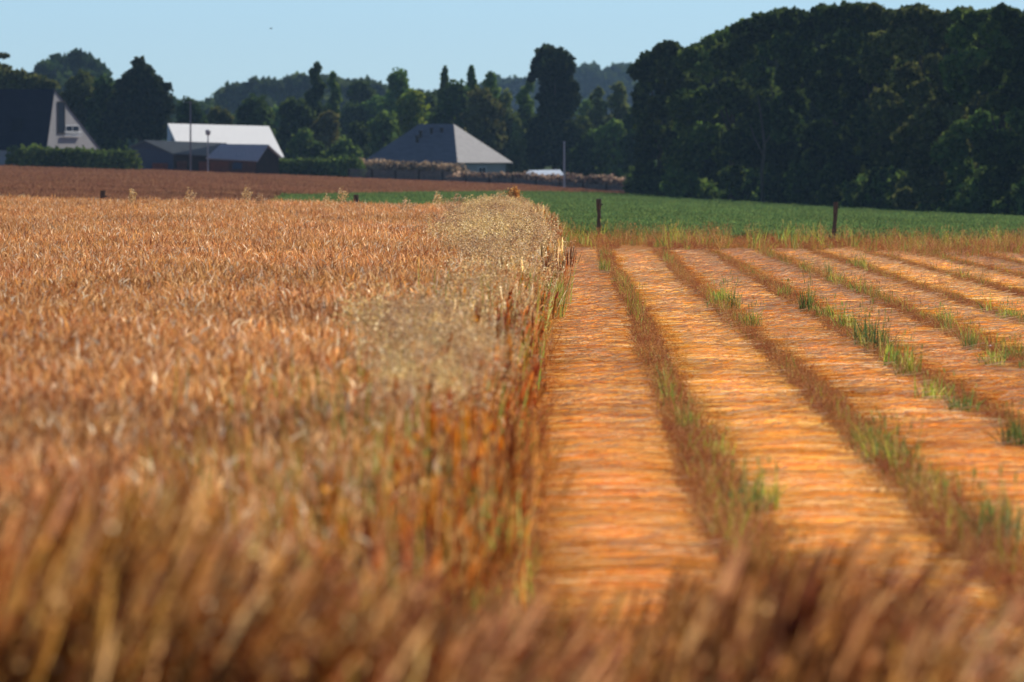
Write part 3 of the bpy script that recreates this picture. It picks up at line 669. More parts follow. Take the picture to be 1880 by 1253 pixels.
def gable_house(name, label, origin, rz, L, Wf, Wb, hw, hr, mwall, mroof, over=.3, t=.12, hipL=0, hipR=0, mendR=None):
    """origin = front right corner; local x runs left along the front (negative), y back. Ridge at y=Wf, depth Wf+Wb"""
    e = empty(name, origin, rz); D = Wf + Wb
    w_ = MB()
    w_.add([(-L, 0, -.6), (0, 0, -.6), (0, 0, hw), (-L, 0, hw)], [(0, 1, 2, 3)], (.5,) * 3)
    w_.add([(-L, D, -.6), (0, D, -.6), (0, D, hw), (-L, D, hw)], [(3, 2, 1, 0)], (.5,) * 3)
    for x in (0, -L):
        w_.add([(x, 0, -.6), (x, D, -.6), (x, D, hw), (x, 0, hw)], [(0, 1, 2, 3)], (.5,) * 3)
        if not (hipR if x == 0 else hipL): w_.add([(x, 0, hw), (x, D, hw), (x, Wf, hr - .02), (x, Wf, hr - .02)], [(0, 1, 2, 3)], (.5,) * 3)
    w_.build('wall', mwall, e)
    r_ = MB(); sf = (hr - hw) / Wf; sb = (hr - hw) / Wb; xl = -L - over + hipL; xr = over - hipR
    zf = hw - sf * over; zb = hw - sb * over
    r_.slab([(-L - over, -over, zf), (over, -over, zf), (xr, Wf, hr), (xl, Wf, hr)], t)
    r_.slab([(over, D + over, zb), (-L - over, D + over, zb), (xl, Wf, hr), (xr, Wf, hr)], t)
    if hipR: r_.slab([(over, -over, zf), (over, D + over, zb), (xr, Wf, hr), (xr, Wf, hr - .001)], t)
    if hipL: r_.slab([(-L - over, D + over, zb), (-L - over, -over, zf), (xl, Wf, hr - .001), (xl, Wf, hr)], t)
    r_.build('roof', mroof, e)
    return tag(e, label, 'house')
def window(e, p0, ux, wz, hz, mat=None, name='window', d=.05, mull=True):
    """window on a wall: p0 lower-left corner, ux = unit direction along the wall, facing right-hand normal"""
    ux = np.array(ux, float); n = np.array([ux[1], -ux[0], 0]); p0 = np.array(p0, float)
    g = MB(); q = [p0 + n * .03, p0 + ux * wz + n * .03, p0 + ux * wz + n * .03 + [0, 0, hz], p0 + n * .03 + [0, 0, hz]]
    f = MB()
    def bar(a, b, z0, z1):
        A = p0 + ux * a; B = p0 + ux * b; V = []
        for z in (z0, z1):
            for pt, o_ in ((A, .0), (B, .0), (B, d), (A, d)): V.append((pt[0] + n[0] * o_, pt[1] + n[1] * o_, p0[2] + z))
        f.add(V, [(3, 2, 1, 0), (4, 5, 6, 7), (0, 1, 5, 4), (1, 2, 6, 5), (2, 3, 7, 6), (3, 0, 4, 7)], (.5,) * 3)
    bar(0, .07, 0, hz); bar(wz - .07, wz, 0, hz); bar(.07, wz - .07, 0, .07); bar(.07, wz - .07, hz - .07, hz)
    if mull: bar(wz / 2 - .03, wz / 2 + .03, .07, hz - .07)
    fr = f.build(name, mat or M_frame, e)
    g.add(q, [(0, 1, 2, 3)], (.1,) * 3); g.build('pane', M_glass, fr)
    return fr

# A: house with the big dark roof at the left
YA = 640.0; X = (86 - 940) / FPX * YA; zb_ = zpx(300, YA)
phi = R(68)
hwA = zpx(270, YA) - zb_; hrA = zpx(163, YA) - zb_
e = empty('dark_roofed_house', (X, YA, zb_), 0); tag(e, 'house with a huge dark slate roof and pale pointed gable at the left edge', 'house')
g_ = np.array([math.cos(phi), math.sin(phi), 0]); rdir = np.array([-math.sin(phi), math.cos(phi) * .9, 0])
Wg = (172 - 86) / FPX * YA / math.cos(phi); LA = 13.0
A0 = np.zeros(3); A1 = g_ * Wg; Rg = g_ * (Wg * .14)
up = lambda p, h: np.array([p[0], p[1], h])
w_ = MB()
w_.add([up(A0, -1), up(A1, -1), up(A1, hwA), up(A0, hwA)], [(0, 1, 2, 3)], (.5,) * 3)
w_.add([up(A0, hwA), up(A1, hwA), up(Rg, hrA - .1), up(Rg, hrA - .1)], [(0, 1, 2, 3)], (.5,) * 3)
B0 = A0 + rdir * LA; B1 = A1 + rdir * LA; w_.add([up(A0, -1), up(B0, -1), up(B0, hwA), up(A0, hwA)], [(3, 2, 1, 0)], (.5,) * 3)
w_.add([up(B0, -1), up(B1, -1), up(B1, hwA), up(B0, hwA)], [(3, 2, 1, 0)], (.5,) * 3)
w_.add([up(B0, hwA), up(B1, hwA), up(Rg + rdir * LA, hrA - .1), up(Rg + rdir * LA, hrA - .1)], [(3, 2, 1, 0)], (.5,) * 3)
w_.add([up(A1, -1), up(B1, -1), up(B1, hwA), up(A1, hwA)], [(0, 1, 2, 3)], (.5,) * 3)
w_.build('wall', M_plaster, e)
r_ = MB(); o1 = -rdir * .05; o2 = rdir * .1; eF = -g_ * .18; eB = g_ * .1
r_.slab([up(A0 + o1 + eF, hwA - .25), up(Rg + o1, hrA), up(Rg + rdir * LA + o2, hrA), up(B0 + o2 + eF, hwA - .25)], .07)
r_.slab([up(A1 + o1 + eB, hwA - .12), up(Rg + o1, hrA), up(Rg + rdir * LA + o2, hrA), up(B1 + o2 + eB, hwA - .12)], .07)
rf = r_.build('roof', M_slate, e)
# a tall dark window and a balcony window in the gable
k_ = FPX / YA
def gp(px): return (px - 86) / k_ / math.cos(phi)         # along the gable
def gz(py): return zpx(py, YA) - zb_
window(e, g_ * gp(103) + [0, 0, gz(246)], g_, gp(115) - gp(103), gz(186) - gz(246), M_darkwood, mull=False)
window(e, g_ * gp(116) + [0, 0, gz(246)], g_, gp(138) - gp(116), gz(230) - gz(246))
b_ = MB(); s0 = g_ * gp(112) - rdir * .05; s1 = g_ * gp(139) - rdir * .05; b_.slab([up(s0, gz(249)), up(s1, gz(249)), up(s1 - rdir * .12, gz(249)), up(s0 - rdir * .12, gz(249))], .08)
nrm = -rdir * .12
for tt in np.linspace(0, 1, 12):
    p = s0 + (s1 - s0) * tt + nrm; b_.tube([up(p, gz(249)), up(p, gz(242))], [.03, .03], n=5)
b_.tube([up(s0 + nrm, gz(242)), up(s1 + nrm, gz(242))], [.04, .04], n=5); b_.build('balcony', M_frame, e)
# two roof windows on the dark slope
for tx in (.18, .36):
    c0 = (A0 * .72 + Rg * .28) + rdir * LA * tx; zc = hwA + (hrA - hwA) * .28
    dirU = (Rg - A0) / np.linalg.norm(Rg - A0); q = [up(c0 - eF * -.05 - g_ * .12, zc), up(c0 + rdir * 1.0 - g_ * .12, zc), up(c0 + rdir * 1.0 + dirU * .28 - g_ * .12, zc + (hrA - hwA) * .22), up(c0 + dirU * .28 - g_ * .12, zc + (hrA - hwA) * .22)]
    m = MB(); m.slab(q, .05); m.build('roof_window', M_glass, rf)

# B: long building with the white roof
YB = 684.0; kB = FPX / YB; zb_ = float(G((420 - 940) / kB, YB)) - .2
def lp(px, py, Y, o): return np.array([(px - 940) / FPX * Y - o[0], Y - o[1], zpx(py, Y) - o[2]])
oB = ((520 - 940) / kB, YB, zb_)
e = empty('white_roofed_barn', oB); tag(e, 'long barn with a bright white pitched roof behind the grey sheds', 'barn')
RL = lp(308, 227, YB + 7.5, oB); RR = lp(494, 232, YB + 8.8, oB); ER = lp(522, 289, YB - 1.2, oB); EL = ER + (RL - RR)
r_ = MB(); r_.slab([EL, ER, RR, RL], .18)
BR_ = RR + (RR - ER) * np.array([1, -1, 0]) * [0, 1, 0] + np.array([.2, 4.6, ER[2] - RR[2]]) * [1, 1, 1] - [0, (RR - ER)[1] * 0, 0]
BL_ = BR_ + (RL - RR); r_.slab([BR_, BL_, RL, RR], .18); r_.build('roof', M_white, e)
w_ = MB(); ins = np.array([-.25, .35, -.22])
c = [ER + ins, EL + ins + [.5, 0, 0], BL_ + [.3, -.4, -.25], BR_ + [-.3, -.4, -.25]]
for a_, b2 in ((0, 1), (1, 2), (2, 3), (3, 0)):
    w_.add([up(c[a_], -.8), up(c[b2], -.8), c[b2], c[a_]], [(0, 1, 2, 3)], (.5,) * 3)
w_.add([c[0], c[3], RR + [-.25, 0, -.25], RR + [-.25, 0, -.25]], [(0, 1, 2, 3)], (.5,) * 3); w_.add([c[1], c[2], RL + [.3, 0, -.25], RL + [.3, 0, -.25]], [(3, 2, 1, 0)], (.5,) * 3)
w_.build('wall', M_beige, e)

# C: sheds in front of it
def shed(name, label, Y, gL, apex, gR, eave, ridgeR, eaveR, mwall_g, mwall_f, mroof, gab='L'):
    """screen-traced corners at distance Y: gable on one end, front slope toward the camera"""
    o = ((gL[0] - 940) / FPX * Y, Y, zpx(312, Y)); e = empty(name, o); tag(e, label, 'shed')
    dep = 3.2
    P = lambda p, dy: lp(p[0], p[1], Y + dy, o)
    if gab == 'L':
        a = P(gL, 2.4); b = P(apex, 1.2); c = P(gR, 0); rr = P(ridgeR, 1.9); er = P(eaveR, .7)
        w_ = MB(); w_.add([up(a, -.8), up(c, -.8), c, a], [(0, 1, 2, 3)], (.5,) * 3); w_.add([a, c, b, b], [(0, 1, 2, 3)], (.5,) * 3); w_.build('gable_wall', mwall_g, e)
    else:
        a = P(gL, 2.4); b = P(apex, 1.2); c = P(gR, 0); rr = P(ridgeR, 1.9); er = P(eaveR, .7)
        w_ = MB(); w_.add([up(c, -.8), up(a, -.8), a, c], [(0, 1, 2, 3)], (.5,) * 3); w_.add([c, a, b, b], [(0, 1, 2, 3)], (.5,) * 3); w_.build('gable_wall', mwall_g, e)
    f = MB(); f.add([up(c, -.8), up(er, -.8), er - [0, 0, .05], c - [0, 0, .05]], [(0, 1, 2, 3)], (.5,) * 3)
    bk = rr + (a - b); f.add([up(a, -.8), up(bk, -.8), bk, a], [(3, 2, 1, 0)], (.5,) * 3); f.add([up(er, -.8), up(bk, -.8), bk, er], [(0, 1, 2, 3)], (.5,) * 3); f.add([er, bk, rr, rr], [(0, 1, 2, 3)], (.5,) * 3)
    fw = f.build('front_wall', mwall_f, e)
    out = (c - b) * .08; sl = (b - rr) / np.linalg.norm(b - rr) * .2; lift = np.array([0, 0, .06])
    r_ = MB(); r_.slab([c + out + sl + lift, er + out - sl + lift, rr - sl + lift, b + sl + lift], .1); o2 = (a - b) * .08
    r_.slab([a + o2 + sl + lift, bk + o2 - sl + lift, rr - sl + lift, b + sl + lift], .1); r_.build('roof', mroof, e)
    return e, c, er
eS, cS, erS = shed('blue_shed', 'slate blue gabled shed left of the tall thin pole', 652, (242, 270), (268, 259), (318, 282), None, (412, 264), (404, 287), M_bluegrey, M_darkwood, M_shedroof)
eS2, cS2, erS2 = shed('brick_shed', 'low brick and timber shed with a grey roof before the white barn', 648, (512, 288), (489, 267), (470, 295), None, (410, 266), (384, 290), M_darkwood, M_redbrick, M_shedroof2, 'R')
def wallbox(e, c, er, t0, t1, h0, h1, mat, nm, proud=.06):
    a = c * (1 - t0) + er * t0; b = c * (1 - t1) + er * t1; m = MB(); y = min(a[1], b[1]) - proud
    m.box(min(a[0], b[0]), max(a[0], b[0]), y - .04, y, h0, h1); m.build(nm, mat, e)
M_rust = solid('rust red doors', (.24, .07, .035), .85, (.16, .05, .03), 3, .1)
wallbox(eS, cS, erS, .08, .3, -.3, .72, M_redbrick, 'door'); wallbox(eS, cS, erS, .55, .75, -.3, .68, M_rust, 'door')
wallbox(eS2, cS2, erS2, .3, .5, .05, .6, M_bluegrey, 'window'); wallbox(eS2, cS2, erS2, .58, .97, -.3, .7, M_rust, 'door')
m = MB(); m.box((280 - 242) / FPX * 652, (308 - 242) / FPX * 652, -.12, -.04, -.3, .55); m.build('door', M_rust, eS)

def pole(name, label, px, top, base, Y, r, mat, head=None):
    X = (px - 940) / FPX * Y; zb = min(zpx(base, Y), float(G(X, Y)) + .3); zb = float(G(X, Y)); h = zpx(top, Y) - zb
    e = empty(name, (X, Y, zb)); tag(e, label, 'pole')
    m = MB(); m.tube([(0, 0, 0), (0, 0, h * .5), (0, 0, h)], [r, r * .85, r * .6], n=8); m.build('mast', mat, e)
    if head == 'antenna':
        q = MB(); q.tube([(-.5, 0, h - .12), (.5, 0, h - .12)], [.02, .02], n=5)
        for x in (-.45, -.25, -.05, .15, .35): q.tube([(x, -.25, h - .12), (x, .25, h - .12)], [.012, .012], n=5)
        q.build('antenna', mat, e)
    if head == 'lamp':
        q = MB(); q.tube([(0, 0, h - .5), (0, 0, h - .42), (0, 0, h - .1), (0, 0, h)], [.08, .2, .24, .06], n=10); q.build('lantern', mat, e)
    if head == 'cap':
        q = MB(); q.tube([(0, 0, h - .04), (0, 0, h + .1)], [.09, .05], n=8); q.build('cap', mat, e)
pole('antenna_mast', 'tall thin grey mast in front of the white barn roof', 350, 186, 312, 646, .085, M_pole, 'antenna')
pole('street_lamp', 'shorter lamp post with a lantern before the white roof', 382, 238, 312, 645, .07, M_palepole, 'lamp')
pole('flag_pole', 'pale grey pole between the hipped house and the dark wood', 1036, 262, 330, 652, .10, M_palepole, 'cap')

# D: house with the hipped roof
YD = 690.0; oD = ((840 - 940) / FPX * YD, YD, float(G((840 - 940) / FPX * YD, YD)) - .1)
e = empty('hip_roofed_house', oD); tag(e, 'bungalow with a big grey hipped roof in the middle background', 'house')
c0 = lp(840, 299, YD, oD); c1 = lp(662, 299, YD + 1.2, oD); c2 = lp(942, 299, YD + 7.5, oD); c3 = c1 + (c2 - c0)
r1 = lp(833, 228, YD + 3.8, oD); r0 = lp(770, 227, YD + 4.2, oD); c0[2] = c1[2] = c2[2] = c3[2] = c0[2]; r0[2] = r1[2]
r_ = MB(); r_.slab([c1, c0, r1, r0], .14)
r_.slab([c0, c2, r1, r1 - [0, 0, .002]], .14); r_.slab([c2, c3, r0, r1], .14); r_.slab([c3, c1, r0, r0 - [0, 0, .002]], .14)
rf = r_.build('roof', M_slate2, e)
for px, py in ((772, 247), (792, 242), (811, 242), (766, 256)):
    tt = (py - 228) / 71; y_ = YD + 4.0 * (1 - tt); p = lp(px, py, y_, oD); m = MB(); m.tube([p - [0, 0, .3], p + [0, 0, .22]], [.12, .12], n=8); m.tube([p + [0, 0, .22], p + [0, 0, .32]], [.2, .16], n=8); m.build('roof_vent', M_darkwood, rf)
w_ = MB(); zz = c0[2] - .12; cc = (c0 + c1 + c2 + c3) / 4; wc = [cc + (p - cc) * .90 for p in (c1, c0, c2, c3)]
for a_ in range(4):
    A_, B_ = wc[a_], wc[(a_ + 1) % 4]; w_.add([up(A_, -.8), up(B_, -.8), up(B_, zz), up(A_, zz)], [(0, 1, 2, 3)], (.5,) * 3)
w_.build('wall', M_plaster, e)
uF = (wc[1] - wc[0]) / np.linalg.norm(wc[1] - wc[0])
for t_, ww in ((.12, 1.2), (.38, 1.0), (.6, 1.6), (.83, 1.0)):
    window(e, wc[0] + (wc[1] - wc[0]) * t_ + [0, 0, zz - 1.35 - wc[0][2]], uF, ww, 1.15)
uS = (wc[2] - wc[1]) / np.linalg.norm(wc[2] - wc[1]); window(e, wc[1] + (wc[2] - wc[1]) * .45 + [0, 0, zz - 1.35 - wc[1][2]], uS, 1.2, 1.1)

# pale greenhouse-like low roof right of it
YG = 672; oG = ((1000 - 940) / FPX * YG, YG, float(G(2.8, YG))); e = empty('pale_low_shelter', oG); tag(e, 'low pale blue-white shelter roof behind the right hedge', 'shelter')
r_ = MB(); a = lp(962, 321, YG, oG); b = lp(1037, 322, YG, oG); c = lp(1028, 312, YG + 2.2, oG); d = lp(972, 313, YG + 2.2, oG)
r_.slab([a, b, c, d], .08); r_.build('roof', solid('pale sheet', (.50, .58, .70), .4, (.6, .68, .78), 1.0, .1), e)
w_ = MB(); w_.box(a[0] + .15, b[0] - .15, .15, 2.3, -.3, a[2] - .08); w_.build('wall', M_beige, e)

# ------------------------------------------------------------------ trees
def crown_leaves(m, lobes, n, size, cols, squash=.85, shell=.45, bumps=.12):
    """leaf clusters spread through a set of overlapping lobes (x,y,z,rx,rz)"""
    lb = np.array(lobes, float); vol = lb[:, 3] ** 2 * lb[:, 4]; p = vol ** .6; p /= p.sum(); j = rng.choice(len(lb), n, p=p)
    d = rng.normal(size=(n, 3)); d /= np.linalg.norm(d, axis=1, keepdims=True)
    r = (shell + (1.04 - shell) * rng.random(n) ** .6) * (1 + bumps * np.sin(d[:, 0] * 7 + j) * np.sin(d[:, 2] * 6 + j * 2.1) + rng.normal(0, .10, n))
    P = lb[j, :3] + d * np.stack([lb[j, 3], lb[j, 3], lb[j, 4]], 1) * r[:, None]
    lc = 1 + .24 * np.sin(j * 12.9898 + 1.3)
    m.cards(P, size * rng.uniform(.6, 1.4, n), pal(cols, n, None, .16) * lc[:, None], asp=1.2)
def limbs(m, H, top, lean=0.0, r=.25, spread=2.0, n=5):
    m.tube([(0, 0, -.3), (lean * .3, 0, H * .25), (lean * .7, .1, top * .7), (lean, 0, top)], [r * 1.25, r, r * .6, r * .15], n=8)
    for i in range(n):
        a = rnd.uniform(0, 6.28); z0 = H * rnd.uniform(.25, .55); q = spread * rnd.uniform(.6, 1.1)
        m.tube([(lean * .4, 0, z0), (lean * .4 + q * .5 * math.cos(a), q * .5 * math.sin(a), z0 + H * .1), (q * math.cos(a), q * math.sin(a), z0 + H * .25)], [r * .5, r * .3, r * .08], n=6)
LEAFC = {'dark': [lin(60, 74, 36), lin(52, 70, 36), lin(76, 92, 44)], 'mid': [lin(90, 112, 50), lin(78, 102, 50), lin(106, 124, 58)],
         'yellow': [lin(116, 124, 40), lin(96, 112, 42), lin(134, 138, 52)], 'olive': [lin(92, 96, 50), lin(78, 84, 42), lin(104, 104, 60)],
         'pine': [lin(46, 58, 34), lin(38, 50, 30), lin(60, 66, 36)], 'pale': [lin(96, 108, 62), lin(82, 98, 54), lin(110, 120, 70)],
         'rust': [lin(96, 88, 48), lin(84, 80, 42)]}
def tree(name, label, kind, cx, top, wpx, Y, colk, n=3000, leaf=None, base=None, group=None, low=.1, cat='tree', seed=0, lobes_px=None, tr=True):
    X = (cx - 940) / FPX * Y; zg = float(G(X, Y)); H = zpx(top, Y) - zg; wr = wpx / FPX * Y / 2; leaf = leaf or .011 * Y / 14
    e = empty(name, (X, Y, zg)); tag(e, label, cat, group); cols = LEAFC[colk]; m = MB(); L = []
    if lobes_px is not None:
        for (lx, ly, lr, lh) in lobes_px:
            L.append(((lx - cx) / FPX * Y, rnd.uniform(-.4, .4) * lr / FPX * Y, zpx(ly, Y) - zg, lr / FPX * Y, lh / FPX * Y))
    elif kind == 'broad':
        z0 = H * low; L.append((rnd.uniform(-.1, .1) * wr, 0, H - wr * .45, wr * .42, wr * .45)); L.append((0, 0, (z0 + H) / 2, wr * .62, (H - z0) * .42))
        for i in range(15):
            a = rnd.uniform(0, 6.28); t = rnd.uniform(0, 1); q = wr * .62 * math.sin(math.pi * (.18 + .72 * t)) ** .6
            s_ = wr * rnd.uniform(.24, .42); L.append((q * math.cos(a) * 1.05, q * math.sin(a), z0 + s_ * .6 + (H - z0 - s_ * 1.9) * t + .0, s_, s_ * .85))
    elif kind == 'conifer':
        for i in range(40):
            t = i / 39; q = wr * (1 - t) ** .85; s_ = max(wr * .12, q * .62)
            for k in range(2 if t < .9 else 1):
                a = rnd.uniform(0, 6.28); L.append((math.cos(a) * q * .25, math.sin(a) * q * .25, H * (low + (1 - low) * t) - s_ * .5, s_ * 1.05, s_))
    elif kind == 'column':
        for i in range(18):
            t = i / 17; q = wr * (math.sin(math.pi * min(.95, .15 + .8 * t)) ** .5); a = rnd.uniform(0, 6.28); s_ = max(wr * .3, q * .6)
            L.append((math.cos(a) * q * .45, math.sin(a) * q * .45, H * low + (H * (1 - low) - s_) * t, s_, s_ * 1.2))
    if kind == 'conifer':        # tiers of branches narrowing to a point
        t = 1 - rng.random(n) ** .62; t = low + (1 - low) * t; a_ = rng.uniform(0, 2 * math.pi, n); ph = rnd.uniform(0, 6)
        q = wr * (1.02 - t) ** .9 * (.80 + .2 * np.sin(t * 46 + ph + 1.2 * np.sin(a_ * 2))) * (.85 + .2 * np.sin(a_ * 3 + t * 9 + ph)) * rng.random(n) ** .4
        m.cards(np.stack([np.cos(a_) * q, np.sin(a_) * q, H * t - q * .25], 1), leaf * rng.uniform(.5, 1.2, n), pal(cols, n, None, .2), asp=1.3)
    else: crown_leaves(m, L, n, leaf, cols)
    crown = m.build('crown', M_leaf, e)
    if tr:
        t_ = MB(); limbs(t_, H, H * .8, 0, max(.12, H * .018), wr * .6); t_.build('trunk', M_bark, e)
    return e

# the dark wood at the right: front trees from the outline of the wood, then a second rank
WOOD = [ # cx, top, width, Y, colour, label
    (1212, 82, 110, 585, 'dark', 'leftmost tree of the wood, small rounded crown set apart'),
    (1278, 78, 120, 572, 'dark', 'second tree of the wood, sloping green crown behind the notch'),
    (1345, 50, 150, 556, 'mid', 'rounded tree on the sloping left shoulder of the wood'),
    (1440, 18, 160, 540, 'dark', 'broad domed tree at the top of the left shoulder'),
    (1535, 9, 150, 524, 'dark', 'tall dark tree just right of the dip in the wood top'),
    (1610, 8, 140, 508, 'dark', 'highest pointed tree of the wood'),
    (1690, 16, 150, 494, 'olive', 'grey-green tree in the middle right of the wood'),
    (1765, 20, 150, 480, 'olive', 'lit olive tree between the grey-green one and the corner trees'),
    (1840, 14, 150, 466, 'mid', 'bright-leaved tree near the right corner of the photo'),
    (1925, 20, 160, 452, 'dark', 'tree cut off by the right side of the photo')]
SKX, SKY = zip(*[(1150, 160), (1165, 128), (1180, 106), (1215, 82), (1235, 78), (1255, 97), (1280, 82), (1310, 66), (1350, 45), (1400, 25), (1440, 17), (1475, 20), (1492, 30), (1505, 12), (1560, 8), (1600, 8), (1620, 18), (1640, 28), (1655, 14), (1690, 12), (1710, 22), (1740, 26), (1770, 16), (1790, 24), (1830, 14), (1850, 14), (1880, 28), (1920, 18), (2000, 30)])
def wood_tree(cx, tp, wpx, Y, ck, lb):
    """edge tree: leaves from the ground up, many clumps that stand apart and bulge to the light"""
    u_ = Y / FPX; H = 0; L = []; x = 0
    base = 300 + FPX * (CAMH - float(G((cx - 940) * u_, Y))) / Y
    for i in range(40):
        t = (i / 39) ** .8; half = wpx * .66; r_ = rnd.uniform(.13, .25) * wpx * (1 - .3 * t); lx = max(cx + rnd.uniform(-1, 1) * half, 1160 + r_ * .9 + rnd.uniform(0, 16))
        ty = np.interp(lx, SKX, SKY) + 1; L.append((lx, max(base - 14 - (base - ty - r_) * t, ty + r_), r_, r_ * rnd.uniform(.8, 1.0)))
    for i in range(9):
        r_ = rnd.uniform(7, 15); lx = max(cx + (i - 4) / 4 * wpx * .55, 1172 + i * 2); L.append((lx, np.interp(lx, SKX, SKY) + r_ * .9 + rnd.uniform(-2, 4), r_ * 1.3, r_))
    e = empty('wood_tree', ((cx - 940) * u_, Y, float(G((cx - 940) * u_, Y)))); tag(e, lb, 'tree', 'trees of the dark wood on the right')
    zg = e.location.z; m = MB()
    lob = [((lx - cx) * u_, rnd.uniform(-1, 1) * wpx * .3 * u_, zpx(ly, Y) - zg, lr * u_, lh * u_) for lx, ly, lr, lh in L]
    crown_leaves(m, lob, 17000, .31, LEAFC[ck], shell=.6, bumps=.12); m.build('crown', M_leaf, e)
    t_ = MB(); limbs(t_, (base - tp) * u_, (base - tp) * u_ * .8, 0, .25, wpx * .3 * u_); t_.build('trunk', M_bark, e)
for w_t in WOOD: wood_tree(*w_t)
m = MB(); L = []
for px in range(1225, 2090, 24):
    Yi = 640 - (px - 1240) * .17; tp = np.interp(px, SKX, SKY) + 22
    for py in np.arange(tp + 22, 385, 26):
        L.append(((px + rnd.uniform(-9, 9) - 940) / FPX * Yi, Yi + rnd.uniform(-6, 6), zpx(py + rnd.uniform(-6, 6), Yi), 22 / FPX * Yi, 22 / FPX * Yi))
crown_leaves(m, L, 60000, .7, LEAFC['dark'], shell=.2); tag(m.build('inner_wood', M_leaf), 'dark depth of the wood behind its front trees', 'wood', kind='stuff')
m = MB(); L = []
for px in range(1165, 2080, 13):
    Y = 600 - (px - 1160) / 720 * 148 - 1; X = (px - 940) / FPX * Y; h = rnd.uniform(.7, 3.2); L.append((X, Y + rnd.uniform(-.5, 1.5), float(G(X, Y)) + h * .45, rnd.uniform(.7, 1.1), h * .55))
crown_leaves(m, L, 26000, .32, LEAFC['dark'] + LEAFC['mid']); tag(m.build('undergrowth', M_leaf), 'low dark undergrowth along the foot of the right wood', 'undergrowth', kind='stuff')
# pale dead stem in the wood
Y = 533; X, Y, z = at(1400, Y); e = empty('bare_trunk', (X, Y, z)); tag(e, 'pale bare forked stem showing against the dark wood', 'tree')
m = MB(); u_ = Y / FPX
m.tube([(0, -1, 0), (-.1, -1.4, 60 * u_), (.1, -1.6, 110 * u_), (-.15, -1.8, 160 * u_), (-.4, -1.9, 205 * u_)], [.14, .13, .11, .09, .04]); m.build('trunk', solid('pale bark', (.12, .10, .085), .9, (.07, .06, .05), 3, .3), e)
m = MB(); m.tube([(.0, -1.4, 95 * u_), (-.6, -1.6, 125 * u_), (-.9, -1.7, 150 * u_)], [.08, .06, .03]); m.tube([(.05, -1.5, 112 * u_), (.7, -1.7, 140 * u_), (1.7, -1.8, 172 * u_)], [.08, .05, .02]); m.build('branch', bpy.data.materials['pale bark'], e)

T = tree
# far bluish woods: one mass each
def far_wood(name, label, prof, Y, ck, n, leaf, depth=60):
    """prof: (px, top_py) skyline points"""
    m = MB(); L = []; px = prof[0][0]; xs_, ys_ = zip(*prof)
    while px < prof[-1][0]:
        top = np.interp(px, xs_, ys_) + rnd.uniform(-5, 6); r = rnd.uniform(14, 24) / FPX * Y
        for k in range(7):
            y_ = Y + rnd.uniform(-depth, depth) / 2; zt = zpx(top + (0, 28, 56, 84, 112, 136, 160)[k], y_) - r * .9; L.append(((px + rnd.uniform(-8, 8) - 940) / FPX * y_, y_, zt, r, r * .9))
        px += rnd.uniform(9, 15)
    crown_leaves(m, L, n, leaf, LEAFC[ck]); o = m.build(name, M_leaf); tag(o, label, 'wood', kind='stuff')
far_wood('far_wood', 'bluish far-off wood rising behind the white barn', [(372, 200), (400, 182), (430, 160), (470, 154), (520, 145), (570, 138), (600, 142), (640, 156), (665, 148), (690, 158), (730, 170), (800, 175), (900, 180)], 1500, 'dark', 42000, 1.7)
far_wood('far_hill_wood', 'hazy blue wood on the horizon left of the dark wood', [(835, 215), (872, 170), (900, 140), (930, 142), (950, 148), (975, 150), (1010, 150), (1055, 128), (1080, 125), (1110, 128), (1125, 135), (1140, 121), (1170, 128), (1200, 120), (1300, 115), (1700, 120), (1900, 120)], 2500, 'dark', 42000, 2.6)
far_wood('far_left_wood', 'hazy far trees behind the dark roofed house', [(-60, 150), (20, 148), (60, 135), (90, 122), (110, 104), (140, 96), (165, 100), (176, 122), (200, 150), (320, 190), (400, 195)], 1250, 'dark', 22000, 1.4)

T('conifer', 'layered conifer cut by the left edge above the dark roof', 'x', -12, 95, 80, 705, 'olive', 2500, .32, lobes_px=[(8, 103, 9, 4), (-12, 100, 14, 6), (6, 125, 14, 6), (-18, 122, 24, 8), (-10, 145, 34, 14), (-20, 180, 44, 40)])
T('leafy_tree', 'olive low tree just above the dark roof ridge', 'x', 40, 128, 110, 700, 'olive', 3000, .35, lobes_px=[(30, 140, 20, 10), (8, 142, 22, 14), (60, 150, 26, 12), (90, 158, 16, 10), (40, 180, 50, 30)])
T('leafy_tree', 'yellow-green tree behind the pale gable', 'broad', 152, 134, 90, 715, 'olive', 4500, .36, low=.15)
T('leafy_tree', 'green tree between the gable and the tall pine', 'broad', 195, 142, 90, 712, 'dark', 4500, .36, low=.15)
T('pine_tree', 'tall ragged dark pine left of the white barn', 'x', 258, 106, 120, 708, 'pine', 9000, .34, lobes_px=[(255, 119, 13, 12), (262, 132, 20, 14), (240, 146, 18, 12), (275, 152, 24, 14), (226, 156, 14, 10), (262, 172, 46, 22), (302, 160, 12, 7), (250, 190, 50, 26), (288, 192, 30, 24), (235, 222, 45, 30), (275, 232, 40, 30)])
T('leafy_tree', 'dark low tree right of the tall pine', 'broad', 345, 180, 80, 722, 'dark', 3500, .36, low=.05)
T('leafy_tree', 'low olive tree behind the white barn roof', 'broad', 400, 196, 70, 735, 'olive', 2500, .36, low=.1)
T('leafy_tree', 'dark tree over the right end of the white roof', 'broad', 470, 176, 110, 742, 'dark', 4500, .38, low=.05)
T('leafy_tree', 'dark green tree right of the white roof', 'broad', 540, 180, 100, 736, 'dark', 4500, .38, low=.0)
T('cypress', 'narrow dark conifer rising highest behind the gardens', 'column', 580, 118, 44, 760, 'dark', 3600, .36, low=.1)
T('cypress', 'second narrow conifer right beside the highest one', 'column', 613, 134, 36, 765, 'mid', 2600, .36, low=.1)
T('leafy_tree', 'brownish tree between white barn and hipped house', 'broad', 600, 205, 80, 730, 'rust', 3000, .36, low=.05)
